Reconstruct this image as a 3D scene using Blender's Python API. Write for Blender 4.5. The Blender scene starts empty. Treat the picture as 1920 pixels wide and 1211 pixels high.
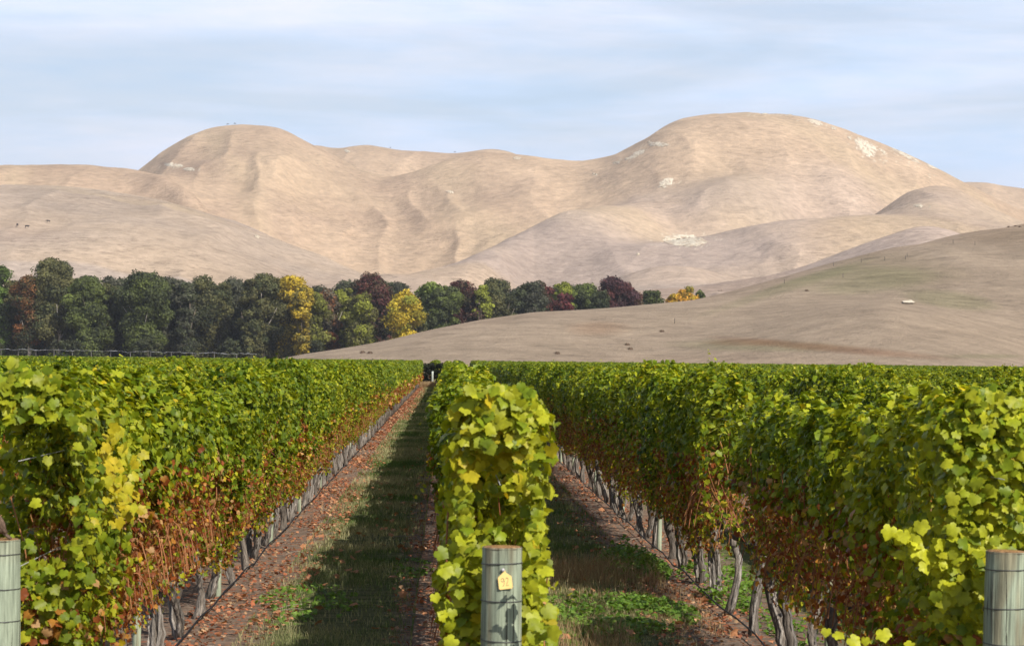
import bpy, math, random
import numpy as np
from mathutils import Vector, Matrix
R = math.radians
scene = bpy.context.scene
col = scene.collection
rng = np.random.default_rng(7)
random.seed(7)

# ------------------------------------------------------------------ camera
F = 4500.0                     # focal length in pixels of a 1920 px wide picture
CAMH = 2.35
YAW = math.atan(125 / F); PITCH = math.atan(69.5 / F); ROLL = R(0.62)
cam_d = bpy.data.cameras.new('camera'); cam = bpy.data.objects.new('camera', cam_d); col.objects.link(cam)
fwd = Vector((math.sin(YAW) * math.cos(PITCH), math.cos(YAW) * math.cos(PITCH), math.sin(PITCH)))
rt = fwd.cross(Vector((0, 0, 1))).normalized(); up = rt.cross(fwd)
rt2 = rt * math.cos(ROLL) + up * math.sin(ROLL); up2 = rt2.cross(fwd)
cam.matrix_world = Matrix(((rt2.x, up2.x, -fwd.x, 0), (rt2.y, up2.y, -fwd.y, 0), (rt2.z, up2.z, -fwd.z, CAMH), (0, 0, 0, 1)))
cam_d.sensor_width = 36; cam_d.lens = 36 * F / 1920
cam_d.clip_start = 0.5; cam_d.clip_end = 30000
cam_d.dof.use_dof = True; cam_d.dof.focus_distance = 38; cam_d.dof.aperture_fstop = 10
scene.camera = cam
scene.render.resolution_x = 1024; scene.render.resolution_y = 645

# ------------------------------------------------------------------ light
SUN = Vector((0.70, -0.96, 1.0)).normalized()
sd = bpy.data.lights.new('sun', 'SUN'); sd.energy = 5.0; sd.angle = R(0.5); sd.color = (1.0, 0.93, 0.82)
so = bpy.data.objects.new('sun', sd); col.objects.link(so); so.rotation_euler = SUN.to_track_quat('Z', 'Y').to_euler()
scene.view_settings.view_transform = 'Standard'; scene.view_settings.look = 'None'
scene.view_settings.exposure = 0.32; scene.view_settings.gamma = 1
w = bpy.data.worlds.new('World'); scene.world = w; w.use_nodes = True
wn = w.node_tree; wn.nodes.clear()
def N(nt, t, **kw):
    n = nt.nodes.new(t)
    for k, v in kw.items():
        if k.startswith('i_'):
            key = k[2:]
            n.inputs[int(key) if key.isdigit() else key.replace('_', ' ')].default_value = v
        else: setattr(n, k, v)
    return n
sky = N(wn, 'ShaderNodeTexSky', sky_type='NISHITA', sun_disc=False, sun_elevation=math.asin(SUN.z),
        sun_rotation=math.atan2(SUN.x, SUN.y), altitude=50, air_density=1.0, dust_density=1.2, ozone_density=1.2)
tc = N(wn, 'ShaderNodeTexCoord')
mp = N(wn, 'ShaderNodeMapping'); mp.inputs['Scale'].default_value = (3.0, 1.0, 20)
mp.inputs['Rotation'].default_value = (0, R(-1.2), 0); mp.inputs['Location'].default_value = (.5, 2.2, 1.35)
nz = N(wn, 'ShaderNodeTexNoise', i_Scale=1.6, i_Detail=7.0, i_Roughness=0.52); nz.inputs['Distortion'].default_value = 0.5
cr = N(wn, 'ShaderNodeValToRGB'); cr.color_ramp.elements[0].position = 0.40; cr.color_ramp.elements[1].position = 0.60
mp2 = N(wn, 'ShaderNodeMapping'); mp2.inputs['Scale'].default_value = (7.0, 2.0, 40); mp2.inputs['Location'].default_value = (4.1, 0, .4)
nz2 = N(wn, 'ShaderNodeTexNoise', i_Scale=1.3, i_Detail=8.0, i_Roughness=0.6)
cr2 = N(wn, 'ShaderNodeValToRGB'); cr2.color_ramp.elements[0].position = 0.35; cr2.color_ramp.elements[1].position = 0.7
cr2.color_ramp.elements[0].color = (7.1, 8.8, 11.4, 1); cr2.color_ramp.elements[1].color = (9.6, 9.9, 11.3, 1)
mx = N(wn, 'ShaderNodeMix', data_type='RGBA')
mth = N(wn, 'ShaderNodeMath', operation='MULTIPLY_ADD'); mth.inputs[1].default_value = 0.36; mth.inputs[2].default_value = 0.62
bg = N(wn, 'ShaderNodeBackground'); bg.inputs[1].default_value = 0.085
ow = N(wn, 'ShaderNodeOutputWorld')
L = wn.links.new
L(tc.outputs['Generated'], mp.inputs[0]); L(mp.outputs[0], nz.inputs['Vector']); L(nz.outputs[0], cr.inputs[0])
L(tc.outputs['Generated'], mp2.inputs[0]); L(mp2.outputs[0], nz2.inputs['Vector']); L(nz2.outputs[0], cr2.inputs[0])
sxz = N(wn, 'ShaderNodeSeparateXYZ'); L(tc.outputs['Generated'], sxz.inputs[0])
hz = N(wn, 'ShaderNodeMapRange', i_1=0.16, i_2=0.5, i_3=1.0, i_4=0.08); L(sxz.outputs[2], hz.inputs[0])
mm = N(wn, 'ShaderNodeMath', operation='MULTIPLY'); L(mth.outputs[0], mm.inputs[0]); L(hz.outputs[0], mm.inputs[1])
L(cr.outputs[0], mth.inputs[0]); L(mm.outputs[0], mx.inputs[0]); L(sky.outputs[0], mx.inputs[6]); L(cr2.outputs[0], mx.inputs[7])
L(mx.outputs[2], bg.inputs[0]); L(bg.outputs[0], ow.inputs[0])

# ------------------------------------------------------------------ helpers
def tanx(px): return math.tan(YAW + math.atan((px - 960) / F))
def tanx_np(px): return np.tan(YAW + np.arctan((px - 960) / F))
def hor(px): return 675.0 + (px - 835) * 0.0108          # row of the horizon in the photograph at column px
def zat(px, py, D): return CAMH + D * (hor(px) - py) / F  # world height of what shows at (px, py) and distance D
def at(px, py, D): return Vector((tanx(px) * D, D, zat(px, py, D)))

def tag(o, label=None, cat=None, group=None, kind=None):
    if label: o['label'] = label
    if cat: o['category'] = cat
    if group: o['group'] = group
    if kind: o['kind'] = kind
    return o
def empty(name, loc, rz=0, parent=None):
    o = bpy.data.objects.new(name, None); o.empty_display_size = 0.2; col.objects.link(o)
    o.location = loc; o.rotation_euler = (0, 0, rz); o.parent = parent
    return o
def mesh_np(name, V, Fc, C=None, smooth=False, mat=None):
    V = np.asarray(V, np.float32).reshape(-1, 3); Fc = np.asarray(Fc, np.int32)
    k = Fc.shape[1]; me = bpy.data.meshes.new(name)
    me.vertices.add(len(V)); me.vertices.foreach_set('co', V.ravel())
    me.loops.add(Fc.size); me.loops.foreach_set('vertex_index', Fc.ravel())
    me.polygons.add(len(Fc)); me.polygons.foreach_set('loop_start', np.arange(0, Fc.size, k, dtype=np.int32))
    me.polygons.foreach_set('use_smooth', np.full(len(Fc), smooth))
    if C is not None:
        C = np.asarray(C, np.float32); C4 = np.ones((len(V), 4), np.float32); C4[:, :3] = C
        a = me.color_attributes.new('tint', 'FLOAT_COLOR', 'POINT'); a.data.foreach_set('color', C4.ravel())
    me.update(); me.validate()
    if mat: me.materials.append(mat)
    return me
def link(name, me, parent=None, loc=(0, 0, 0)):
    o = bpy.data.objects.new(name, me); col.objects.link(o); o.parent = parent; o.location = loc
    return o
class MB:                       # collects tubes and fans with a colour
    def __init__(s): s.V = []; s.F = []; s.C = []; s.n = 0
    def add(s, V, Fc, c=(1, 1, 1)):
        V = np.asarray(V, np.float32).reshape(-1, 3); Fc = np.asarray(Fc, np.int32)
        s.V.append(V); s.F.append(Fc + s.n); s.n += len(V)
        c = np.asarray(c, np.float32)
        s.C.append(np.tile(c, (len(V), 1)) if c.ndim == 1 else c)
    def tube(s, P, rad, k=6, c=(1, 1, 1), cap=True, rn=0.0, tw=0.0):
        P = np.asarray(P, float); n = len(P); rad = np.broadcast_to(np.asarray(rad, float), (n,))
        T = np.gradient(P, axis=0); T /= np.linalg.norm(T, axis=1)[:, None] + 1e-9
        ref = np.array([0, 0, 1.]) if abs(T[:, 2]).mean() < 0.8 else np.array([1., 0, 0])
        A = np.cross(T, ref); A /= np.linalg.norm(A, axis=1)[:, None] + 1e-9; B = np.cross(T, A)
        th = np.arange(k) * 2 * math.pi / k
        th = th[None, :] + tw * np.arange(n)[:, None]
        rr = rad[:, None] * (1 + rn * rng.normal(size=(1, k)) + rn * .5 * rng.normal(size=(n, k)))
        V = P[:, None] + A[:, None] * (np.cos(th) * rr)[..., None] + B[:, None] * (np.sin(th) * rr)[..., None]
        V = V.reshape(-1, 3); Fs = []
        for i in range(n - 1):
            for j in range(k):
                a = i * k + j; b = i * k + (j + 1) % k
                Fs += [(a, b, b + k), (a, b + k, a + k)]
        if cap:
            V = np.vstack([V, P[:1], P[-1:]]); a = len(V) - 2
            for j in range(k):
                Fs.append((a, (j + 1) % k, j)); Fs.append((a + 1, (n - 1) * k + j, (n - 1) * k + (j + 1) % k))
        s.add(V, Fs, c)
    def mesh(s, name, mat, smooth=True):
        return mesh_np(name, np.vstack(s.V), np.vstack(s.F), np.vstack(s.C), smooth, mat)

def hash2(x, y, seed):
    h = (x.astype(np.int64) * 374761393 + y.astype(np.int64) * 668265263 + seed * 974634777) & 0xffffffff
    h = ((h ^ (h >> 13)) * 1274126177) & 0xffffffff
    return ((h ^ (h >> 16)) & 0xffff) / 65535.0
def vn(x, y, seed=0):
    x = np.asarray(x, float); y = np.asarray(y, float)
    xi = np.floor(x); yi = np.floor(y); fx = x - xi; fy = y - yi
    fx = fx ** 3 * (fx * (fx * 6 - 15) + 10); fy = fy ** 3 * (fy * (fy * 6 - 15) + 10)
    a = hash2(xi, yi, seed); b = hash2(xi + 1, yi, seed); c = hash2(xi, yi + 1, seed); d = hash2(xi + 1, yi + 1, seed)
    return (a * (1 - fx) + b * fx) * (1 - fy) + (c * (1 - fx) + d * fx) * fy
def fbm(x, y, seed=0, o=4):
    s = 0; a = 0.5; t = 0
    for i in range(o): s = s + a * vn(x * 2 ** i, y * 2 ** i, seed + i * 17); t += a; a *= 0.5
    return s / t

# ------------------------------------------------------------------ materials
def mat_new(name):
    m = bpy.data.materials.new(name); m.use_nodes = True; nt = m.node_tree; nt.nodes.clear()
    out = N(nt, 'ShaderNodeOutputMaterial'); return m, nt, out
def mat_leaf(name, trans=0.35, spec=0.35, rough=0.45, vary=0.25, scale=1.0):
    m, nt, out = mat_new(name); l = nt.links.new
    at_ = N(nt, 'ShaderNodeAttribute', attribute_name='tint')
    oi = N(nt, 'ShaderNodeObjectInfo')
    geo = N(nt, 'ShaderNodeNewGeometry')
    nz = N(nt, 'ShaderNodeTexNoise', i_Scale=22.0 * scale, i_Detail=3.0)
    l(geo.outputs['Position'], nz.inputs['Vector'])
    mr = N(nt, 'ShaderNodeMapRange', i_1=0.3, i_2=0.7, i_3=1 - vary, i_4=1 + vary); l(nz.outputs[0], mr.inputs[0])
    mr2 = N(nt, 'ShaderNodeMapRange', i_3=0.9, i_4=1.1); l(oi.outputs['Random'], mr2.inputs[0])
    mu = N(nt, 'ShaderNodeMath', operation='MULTIPLY'); l(mr.outputs[0], mu.inputs[0]); l(mr2.outputs[0], mu.inputs[1])
    vm = N(nt, 'ShaderNodeVectorMath', operation='SCALE'); l(at_.outputs['Color'], vm.inputs[0]); l(mu.outputs[0], vm.inputs['Scale'])
    bs = N(nt, 'ShaderNodeBsdfPrincipled', i_Roughness=rough); bs.inputs['Specular IOR Level'].default_value = spec
    l(vm.outputs[0], bs.inputs['Base Color'])
    tr = N(nt, 'ShaderNodeBsdfTranslucent')
    tm = N(nt, 'ShaderNodeMix', data_type='RGBA', blend_type='MULTIPLY'); tm.inputs[0].default_value = 1
    l(vm.outputs[0], tm.inputs[6]); tm.inputs[7].default_value = (1.5, 1.35, 0.5, 1); l(tm.outputs[2], tr.inputs[0])
    ms = N(nt, 'ShaderNodeMixShader'); ms.inputs[0].default_value = trans
    l(bs.outputs[0], ms.inputs[1]); l(tr.outputs[0], ms.inputs[2]); l(ms.outputs[0], out.inputs[0])
    return m
M = {}
M['leaf'] = mat_leaf('vine_leaf', 0.36, 0.22, 0.45)
M['dry'] = mat_leaf('dry_leaf', 0.15, 0.15, 0.7)
M['tree_leaf'] = mat_leaf('tree_leaf', 0.2, 0.15, 0.6, vary=0.2, scale=0.05)
M['grass_blade'] = mat_leaf('grass_blade', 0.25, 0.2, 0.5)
def mat_tint(name, rough=0.8, nscale=8, namp=0.3, stretch=(1, 1, 1), bump=0.3, bdist=0.01, spec=0.2, coords='Object'):
    m, nt, out = mat_new(name); l = nt.links.new
    a = N(nt, 'ShaderNodeAttribute', attribute_name='tint'); tcn = N(nt, 'ShaderNodeTexCoord')
    mpn = N(nt, 'ShaderNodeMapping'); mpn.inputs['Scale'].default_value = stretch
    l(tcn.outputs[coords], mpn.inputs[0])
    nz = N(nt, 'ShaderNodeTexNoise', i_Scale=nscale, i_Detail=6.0, i_Roughness=0.65); l(mpn.outputs[0], nz.inputs['Vector'])
    mr = N(nt, 'ShaderNodeMapRange', i_1=0.3, i_2=0.7, i_3=1 - namp, i_4=1 + namp); l(nz.outputs[0], mr.inputs[0])
    vm = N(nt, 'ShaderNodeVectorMath', operation='SCALE'); l(a.outputs['Color'], vm.inputs[0]); l(mr.outputs[0], vm.inputs['Scale'])
    bs = N(nt, 'ShaderNodeBsdfPrincipled', i_Roughness=rough); bs.inputs['Specular IOR Level'].default_value = spec
    l(vm.outputs[0], bs.inputs['Base Color'])
    if bump:
        b = N(nt, 'ShaderNodeBump', i_Strength=bump, i_Distance=bdist); l(nz.outputs[0], b.inputs['Height']); l(b.outputs[0], bs.inputs['Normal'])
    l(bs.outputs[0], out.inputs[0]); return m
M['cane'] = mat_tint('cane_wood', 0.6, 30, 0.3)
M['bark'] = mat_tint('vine_bark', 0.9, 14, 0.75, (3.2, 3.2, 0.45), 1.0, 0.03, 0.1)
M['treebark'] = mat_tint('tree_bark', 0.9, 1.2, 0.3, (2, 2, 0.5), 0.4, 0.1, 0.1)
M['postwood'] = mat_tint('weathered_post_wood', 0.8, 13, 0.6, (5, 5, 0.22), 0.8, 0.006, 0.2)
M['plain'] = mat_tint('plain_painted', 0.55, 20, 0.08, bump=0)
M['wire'] = mat_tint('galvanised_wire', 0.4, 40, 0.2, bump=0, spec=0.5)
M['rock'] = mat_tint('chalk_rock', 0.9, 0.4, 0.2, bump=0)
M['feather'] = mat_tint('feather', 0.7, 160, 0.6, (1, 1, .35), 0.4, 0.002)

# ------------------------------------------------------------------ row layout
X0, SP = 0.25, 2.45
def rowx(k): return X0 + SP * k
VS = 1.6                                   # vine spacing
START = {0: 10.95, -1: 12.85, 1: 11.85}
BLOCK_END = 203.0

# ------------------------------------------------------------------ ground
def build_ground():
    m, nt, out = mat_new('vineyard_ground'); l = nt.links.new
    geo = N(nt, 'ShaderNodeNewGeometry'); sx = N(nt, 'ShaderNodeSeparateXYZ'); l(geo.outputs['Position'], sx.inputs[0])
    def noise(sc, det=5, ro=0.6, vec=None):
        n = N(nt, 'ShaderNodeTexNoise', i_Scale=sc, i_Detail=det, i_Roughness=ro); l((vec or geo.outputs['Position']), n.inputs['Vector']); return n.outputs[0]
    def math_(op, a, b=None, c=None):
        n = N(nt, 'ShaderNodeMath', operation=op)
        for i, v in enumerate((a, b, c)):
            if v is None: continue
            if isinstance(v, (int, float)): n.inputs[i].default_value = v
            else: l(v, n.inputs[i])
        return n.outputs[0]
    def mix(f, a, b):
        n = N(nt, 'ShaderNodeMix', data_type='RGBA'); 
        for i, v in ((0, f), (6, a), (7, b)):
            if isinstance(v, (int, float, tuple)): n.inputs[i].default_value = v if not isinstance(v, tuple) else (*v, 1)
            else: l(v, n.inputs[i])
        return n.outputs[2]
    def ramp(f, lo, hi):
        n = N(nt, 'ShaderNodeMapRange', i_1=lo, i_2=hi); n.interpolation_type = 'SMOOTHSTEP'; l(f, n.inputs[0]); return n.outputs[0]
    u = math_('DIVIDE', math_('SUBTRACT', sx.outputs[0], X0), SP)
    fr = math_('ABSOLUTE', math_('SUBTRACT', math_('FRACT', math_('ADD', u, 0.5)), 0.5))
    d = math_('MULTIPLY', fr, SP)                                     # metres from the row line
    d2 = math_('ADD', d, math_('MULTIPLY', math_('SUBTRACT', noise(1.6, 6, .7), 0.5), 0.55))
    g = ramp(d2, 0.55, 0.78)                                          # 1 in the grassed alley
    soil = mix(ramp(noise(5, 8, .7), .35, .65), (.14, .10, .075), (.27, .20, .15))
    vor = N(nt, 'ShaderNodeTexVoronoi', i_Scale=11.0); l(geo.outputs['Position'], vor.inputs['Vector'])
    vs = N(nt, 'ShaderNodeSeparateColor'); l(vor.outputs['Color'], vs.inputs[0])
    lit = mix(vs.outputs[1], (.30, .10, .05), (.36, .20, .11))
    litm = math_('MULTIPLY', math_('GREATER_THAN', vs.outputs[0], 0.5), ramp(vor.outputs['Distance'], 0.62, 0.4))
    litm = math_('MULTIPLY', litm, ramp(noise(0.9, 4), .35, .6))
    soil = mix(litm, soil, lit)
    mpn = N(nt, 'ShaderNodeMapping'); mpn.inputs['Scale'].default_value = (0.6, 2.2, 1); l(geo.outputs['Position'], mpn.inputs[0])
    grass = mix(ramp(noise(2.5, 7, .75, mpn.outputs[0]), .36, .62), (.06, .085, .025), (.16, .15, .07))
    grass = mix(ramp(noise(0.8, 3), .56, .7), grass, (.075, .12, .022))
    vine = mix(g, soil, grass)
    dry = mix(ramp(noise(0.05, 6, .7), .35, .65), (.21, .16, .10), (.27, .21, .14))
    yv = math_('ADD', sx.outputs[1], math_('MULTIPLY', noise(.3, 3), 4))
    vine = mix(ramp(yv, 203, 206), vine, (.24, .19, .12))
    c = mix(ramp(yv, 330, 340), vine, dry)
    bs = N(nt, 'ShaderNodeBsdfPrincipled', i_Roughness=0.95); bs.inputs['Specular IOR Level'].default_value = 0.1
    l(c, bs.inputs['Base Color'])
    b = N(nt, 'ShaderNodeBump', i_Strength=0.9, i_Distance=0.05); l(noise(9, 8, .75), b.inputs['Height']); l(b.outputs[0], bs.inputs['Normal'])
    l(bs.outputs[0], out.inputs[0])
    xs = np.array([-9000, -2000, -200, 0, 200, 2000, 9000.]); ys = np.array([-300, 0, 60, 220, 600, 3000, 12000.])
    V = [(x, y, 0) for y in ys for x in xs]; k = len(xs)
    Fs = [(i * k + j, i * k + j + 1, (i + 1) * k + j + 1, (i + 1) * k + j) for i in range(len(ys) - 1) for j in range(k - 1)]
    tag(link('ground', mesh_np('ground', V, Fs, mat=m)), 'flat vineyard ground with brown soil strips and dry grass alleys', None, None, 'structure')
build_ground()

# ------------------------------------------------------------------ hills: one height field from crest lines of real size
WARM = (.455, .335, .232); PINK = (.392, .308, .255); GREY = (.378, .306, .252); FRONT = (.33, .258, .19); BRN = (.25, .185, .125)
HILLS = [  # crest (px, py), distance, front run, back run, colour
 ('f', [(1300,470),(1500,400),(1700,347),(1800,335),(1860,338),(1930,350),(2100,380),(2500,420)], 3500, 900, 500, WARM),
 ('b', [(420,330),(500,300),(560,266),(640,276),(670,266),(700,268),(760,279),(850,284),(915,275),(950,280),(1000,304),(1100,340),(1250,420)], 3100, 800, 500, WARM),
 ('l', [(120,400),(200,360),(260,320),(300,287),(340,262),(390,243),(440,233),(510,238),(545,252),(580,274),(640,304),(720,340),(800,380),(900,440)], 2700, 1100, 500, WARM),
 ('r', [(700,430),(800,370),(900,330),(1000,308),(1050,304),(1100,300),(1140,291),(1200,262),(1250,228),(1300,214),(1360,209),(1500,213),(1560,230),(1640,262),(1720,298),(1800,338),(1880,378),(1950,405),(2200,460)], 2500, 1050, 500, WARM),
 ('s', [(-700,330),(-100,315),(0,310),(80,308),(180,311),(255,320),(300,338),(360,374),(420,425),(480,480)], 2250, 650, 400, WARM),
 ('d', [(640,560),(700,536),(800,508),(875,484),(960,444),(1000,424),(1060,398),(1120,385),(1200,392)], [(640,1500),(875,1700),(1000,1900),(1200,2050)], 520, 460, PINK),
 ('h', [(900,575),(1000,512),(1060,480),(1150,462),(1280,448),(1380,430),(1480,412),(1600,404),(1750,404),(1900,424),(2000,444)], 1800, 480, 330, PINK),
 ('h2', [(1040,640),(1120,560),(1180,515),(1230,498),(1300,500),(1380,530),(1440,570)], 1560, 260, 200, PINK),
 ('q', [(230,400),(290,346),(345,358),(385,398),(430,450)], [(230,2150),(430,1950)], 260, 140, WARM),
 ('e', [(560,500),(640,440),(700,408),(780,355),(840,320),(900,310),(960,325),(1000,350),(1060,400)], 2450, 420, 300, WARM),
 ('k1', [(1100,510),(1180,450),(1250,390),(1320,358),(1370,345),(1410,360),(1460,390),(1540,450)], 2080, 380, 230, PINK),
 ('k2', [(1380,480),(1440,400),(1500,374),(1560,362),(1610,376),(1660,410),(1720,470)], 2160, 330, 220, PINK),
 ('k3', [(1580,450),(1640,396),(1700,352),(1750,338),(1790,346),(1840,376),(1920,412),(2100,470)], 2000, 480, 260, PINK),
 ('k4', [(1150,390),(1220,320),(1290,297),(1350,286),(1400,295),(1450,330),(1530,390)], 2300, 340, 220, WARM),
 ('g', [(-700,400),(-100,362),(0,352),(130,356),(200,362),(300,378),(380,398),(450,422),(560,472),(640,505),(750,560),(850,630)], 1700, 850, 420, GREY),
 ('m', [(1060,620),(1150,590),(1250,560),(1380,540),(1480,512),(1560,480),(1640,450),(1720,422),(1760,424),(1800,438),(1900,490)], 1400, 380, 240, PINK),
 ('a', [(-700,560),(0,560),(700,562),(1000,556),(1300,550),(1500,540),(2600,520)], 1450, 620, 800, GREY),
 ('n', [(380,673),(500,665),(560,652),(640,641),(720,628),(800,609),(900,590),(1000,577),(1100,572),(1200,566),(1300,556),(1400,535),(1500,508),(1600,487),(1700,466),(1790,443),(1860,430),(1920,420),(2100,395),(2600,380)],
     [(380,430),(640,480),(1000,570),(1300,640),(1600,800),(1920,920),(2600,1000)], [(380,90),(640,140),(1000,220),(1300,280),(1600,430),(1920,540),(2600,600)], 130, FRONT),
 ('o', [(1020,688),(1150,668),(1300,636),(1450,604),(1560,580),(1660,568),(1760,584),(1880,622),(2050,690)], 520, 190, 150, FRONT),
]
def ip(px, tab):
    if isinstance(tab, (int, float)): return np.full_like(px, float(tab))
    t = np.array(tab, float); return np.interp(px, t[:, 0], t[:, 1])
def crest(px, tab):                        # smooth crest line that runs down to the plain beyond both ends
    t = [(a, b) for a, b in tab]
    (xa, ya), (xb, yb) = t[0], t[-1]
    t = [(xa - 900, 690), (xa - 420, 690), (xa - 170, ya + (690 - ya) * .55)] + t + [(xb + 170, yb + (690 - yb) * .55), (xb + 420, 690), (xb + 900, 690)]
    t = np.array(t, float); d = 10.0; gx = np.arange(t[0, 0], t[-1, 0], d); gy = np.interp(gx, t[:, 0], t[:, 1])
    kr = np.hanning(9); kr /= kr.sum(); gy2 = np.convolve(np.pad(gy, 4, 'edge'), kr, 'valid')
    return np.interp(px, gx, gy2)
def terrain(px, D, full=False):
    px = np.asarray(px, float); D = np.asarray(D, float)
    P = 7.0; TT = np.zeros_like(px * D); S = np.zeros_like(px * D); Cs = np.zeros(S.shape + (3,)); W = np.zeros_like(S); near = np.zeros_like(S)
    for (nm, cr_, Dc, wf, wb, c) in HILLS:
        dc = ip(px, Dc); py = crest(px, cr_)
        zc = np.maximum(dc * (hor(px) - py) / F + (CAMH if nm != 'n' else 1.2), 0) * (.982 if nm not in 'no' else 1)
        tt = np.where(D < dc, (dc - D) / ip(px, wf), (D - dc) / ip(px, wb)); tt = np.clip(tt, 0, 1)
        z = zc * np.cos(tt * math.pi / 2) ** ({'r': 3.1, 'l': 2.0, 'b': 2.0, 'n': 1.5, 'o': 1.5}.get(nm, 1.9))
        S += z ** P; ww = z ** 7 / 1e6; W += ww; TT += ww * tt; Cs += ww[..., None] * np.array(c)
    z = S ** (1 / P)
    X = tanx_np(px) * D
    q = np.clip(z / 50, 0, 1) * np.clip(D / 2000, .15, 1.1) * (.18 + .82 * np.clip((TT / (W + 1e-12) - .08) * 3.5, 0, 1))
    wx = X + 60 * (fbm(X / 160, D / 200, 5) - .5); r1 = 1 - np.abs(2 * fbm(wx / 190 + D / 900, D / 520, 3, 3) - 1) * 2
    r3 = 1 - np.abs(2 * vn(wx / 34 + D / 300, D / 150, 11) - 1)
    r2 = 1 - np.abs(2 * vn(wx / 75 - D / 500, D / 330, 8) - 1)
    z = z + q * (6.0 * (r1 - .42) + 8.0 * (r2 - .5) + 6.5 * (r3 - .5) + 12 * (fbm(X / 80, D / 110, 9, 5) - .5) + 2.0 * (fbm(X / 14, D / 25, 19, 3) - .5))
    if not full: return z
    Cc = Cs / (W[..., None] + 1e-12) * (1 + (q[..., None] > .2) * (.16 * (r2 - .5) + .12 * (r3 - .5))[..., None])  # ridges lighter, gullies darker: grass tone that also paints in crease shading
    return z, Cc, r1, X
def find(px, py, dmin=320, dmax=3600, n=600):             # first terrain point seen at this pixel
    D = np.geomspace(dmin, dmax, n); z = terrain(np.full(n, float(px)), D)
    y = hor(px) - (z - CAMH) * F / D
    k = np.argmax(y <= py)
    if y[k] > py: k = int(np.argmin(y))
    return Vector((tanx(px) * D[k], D[k], z[k]))

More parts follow.
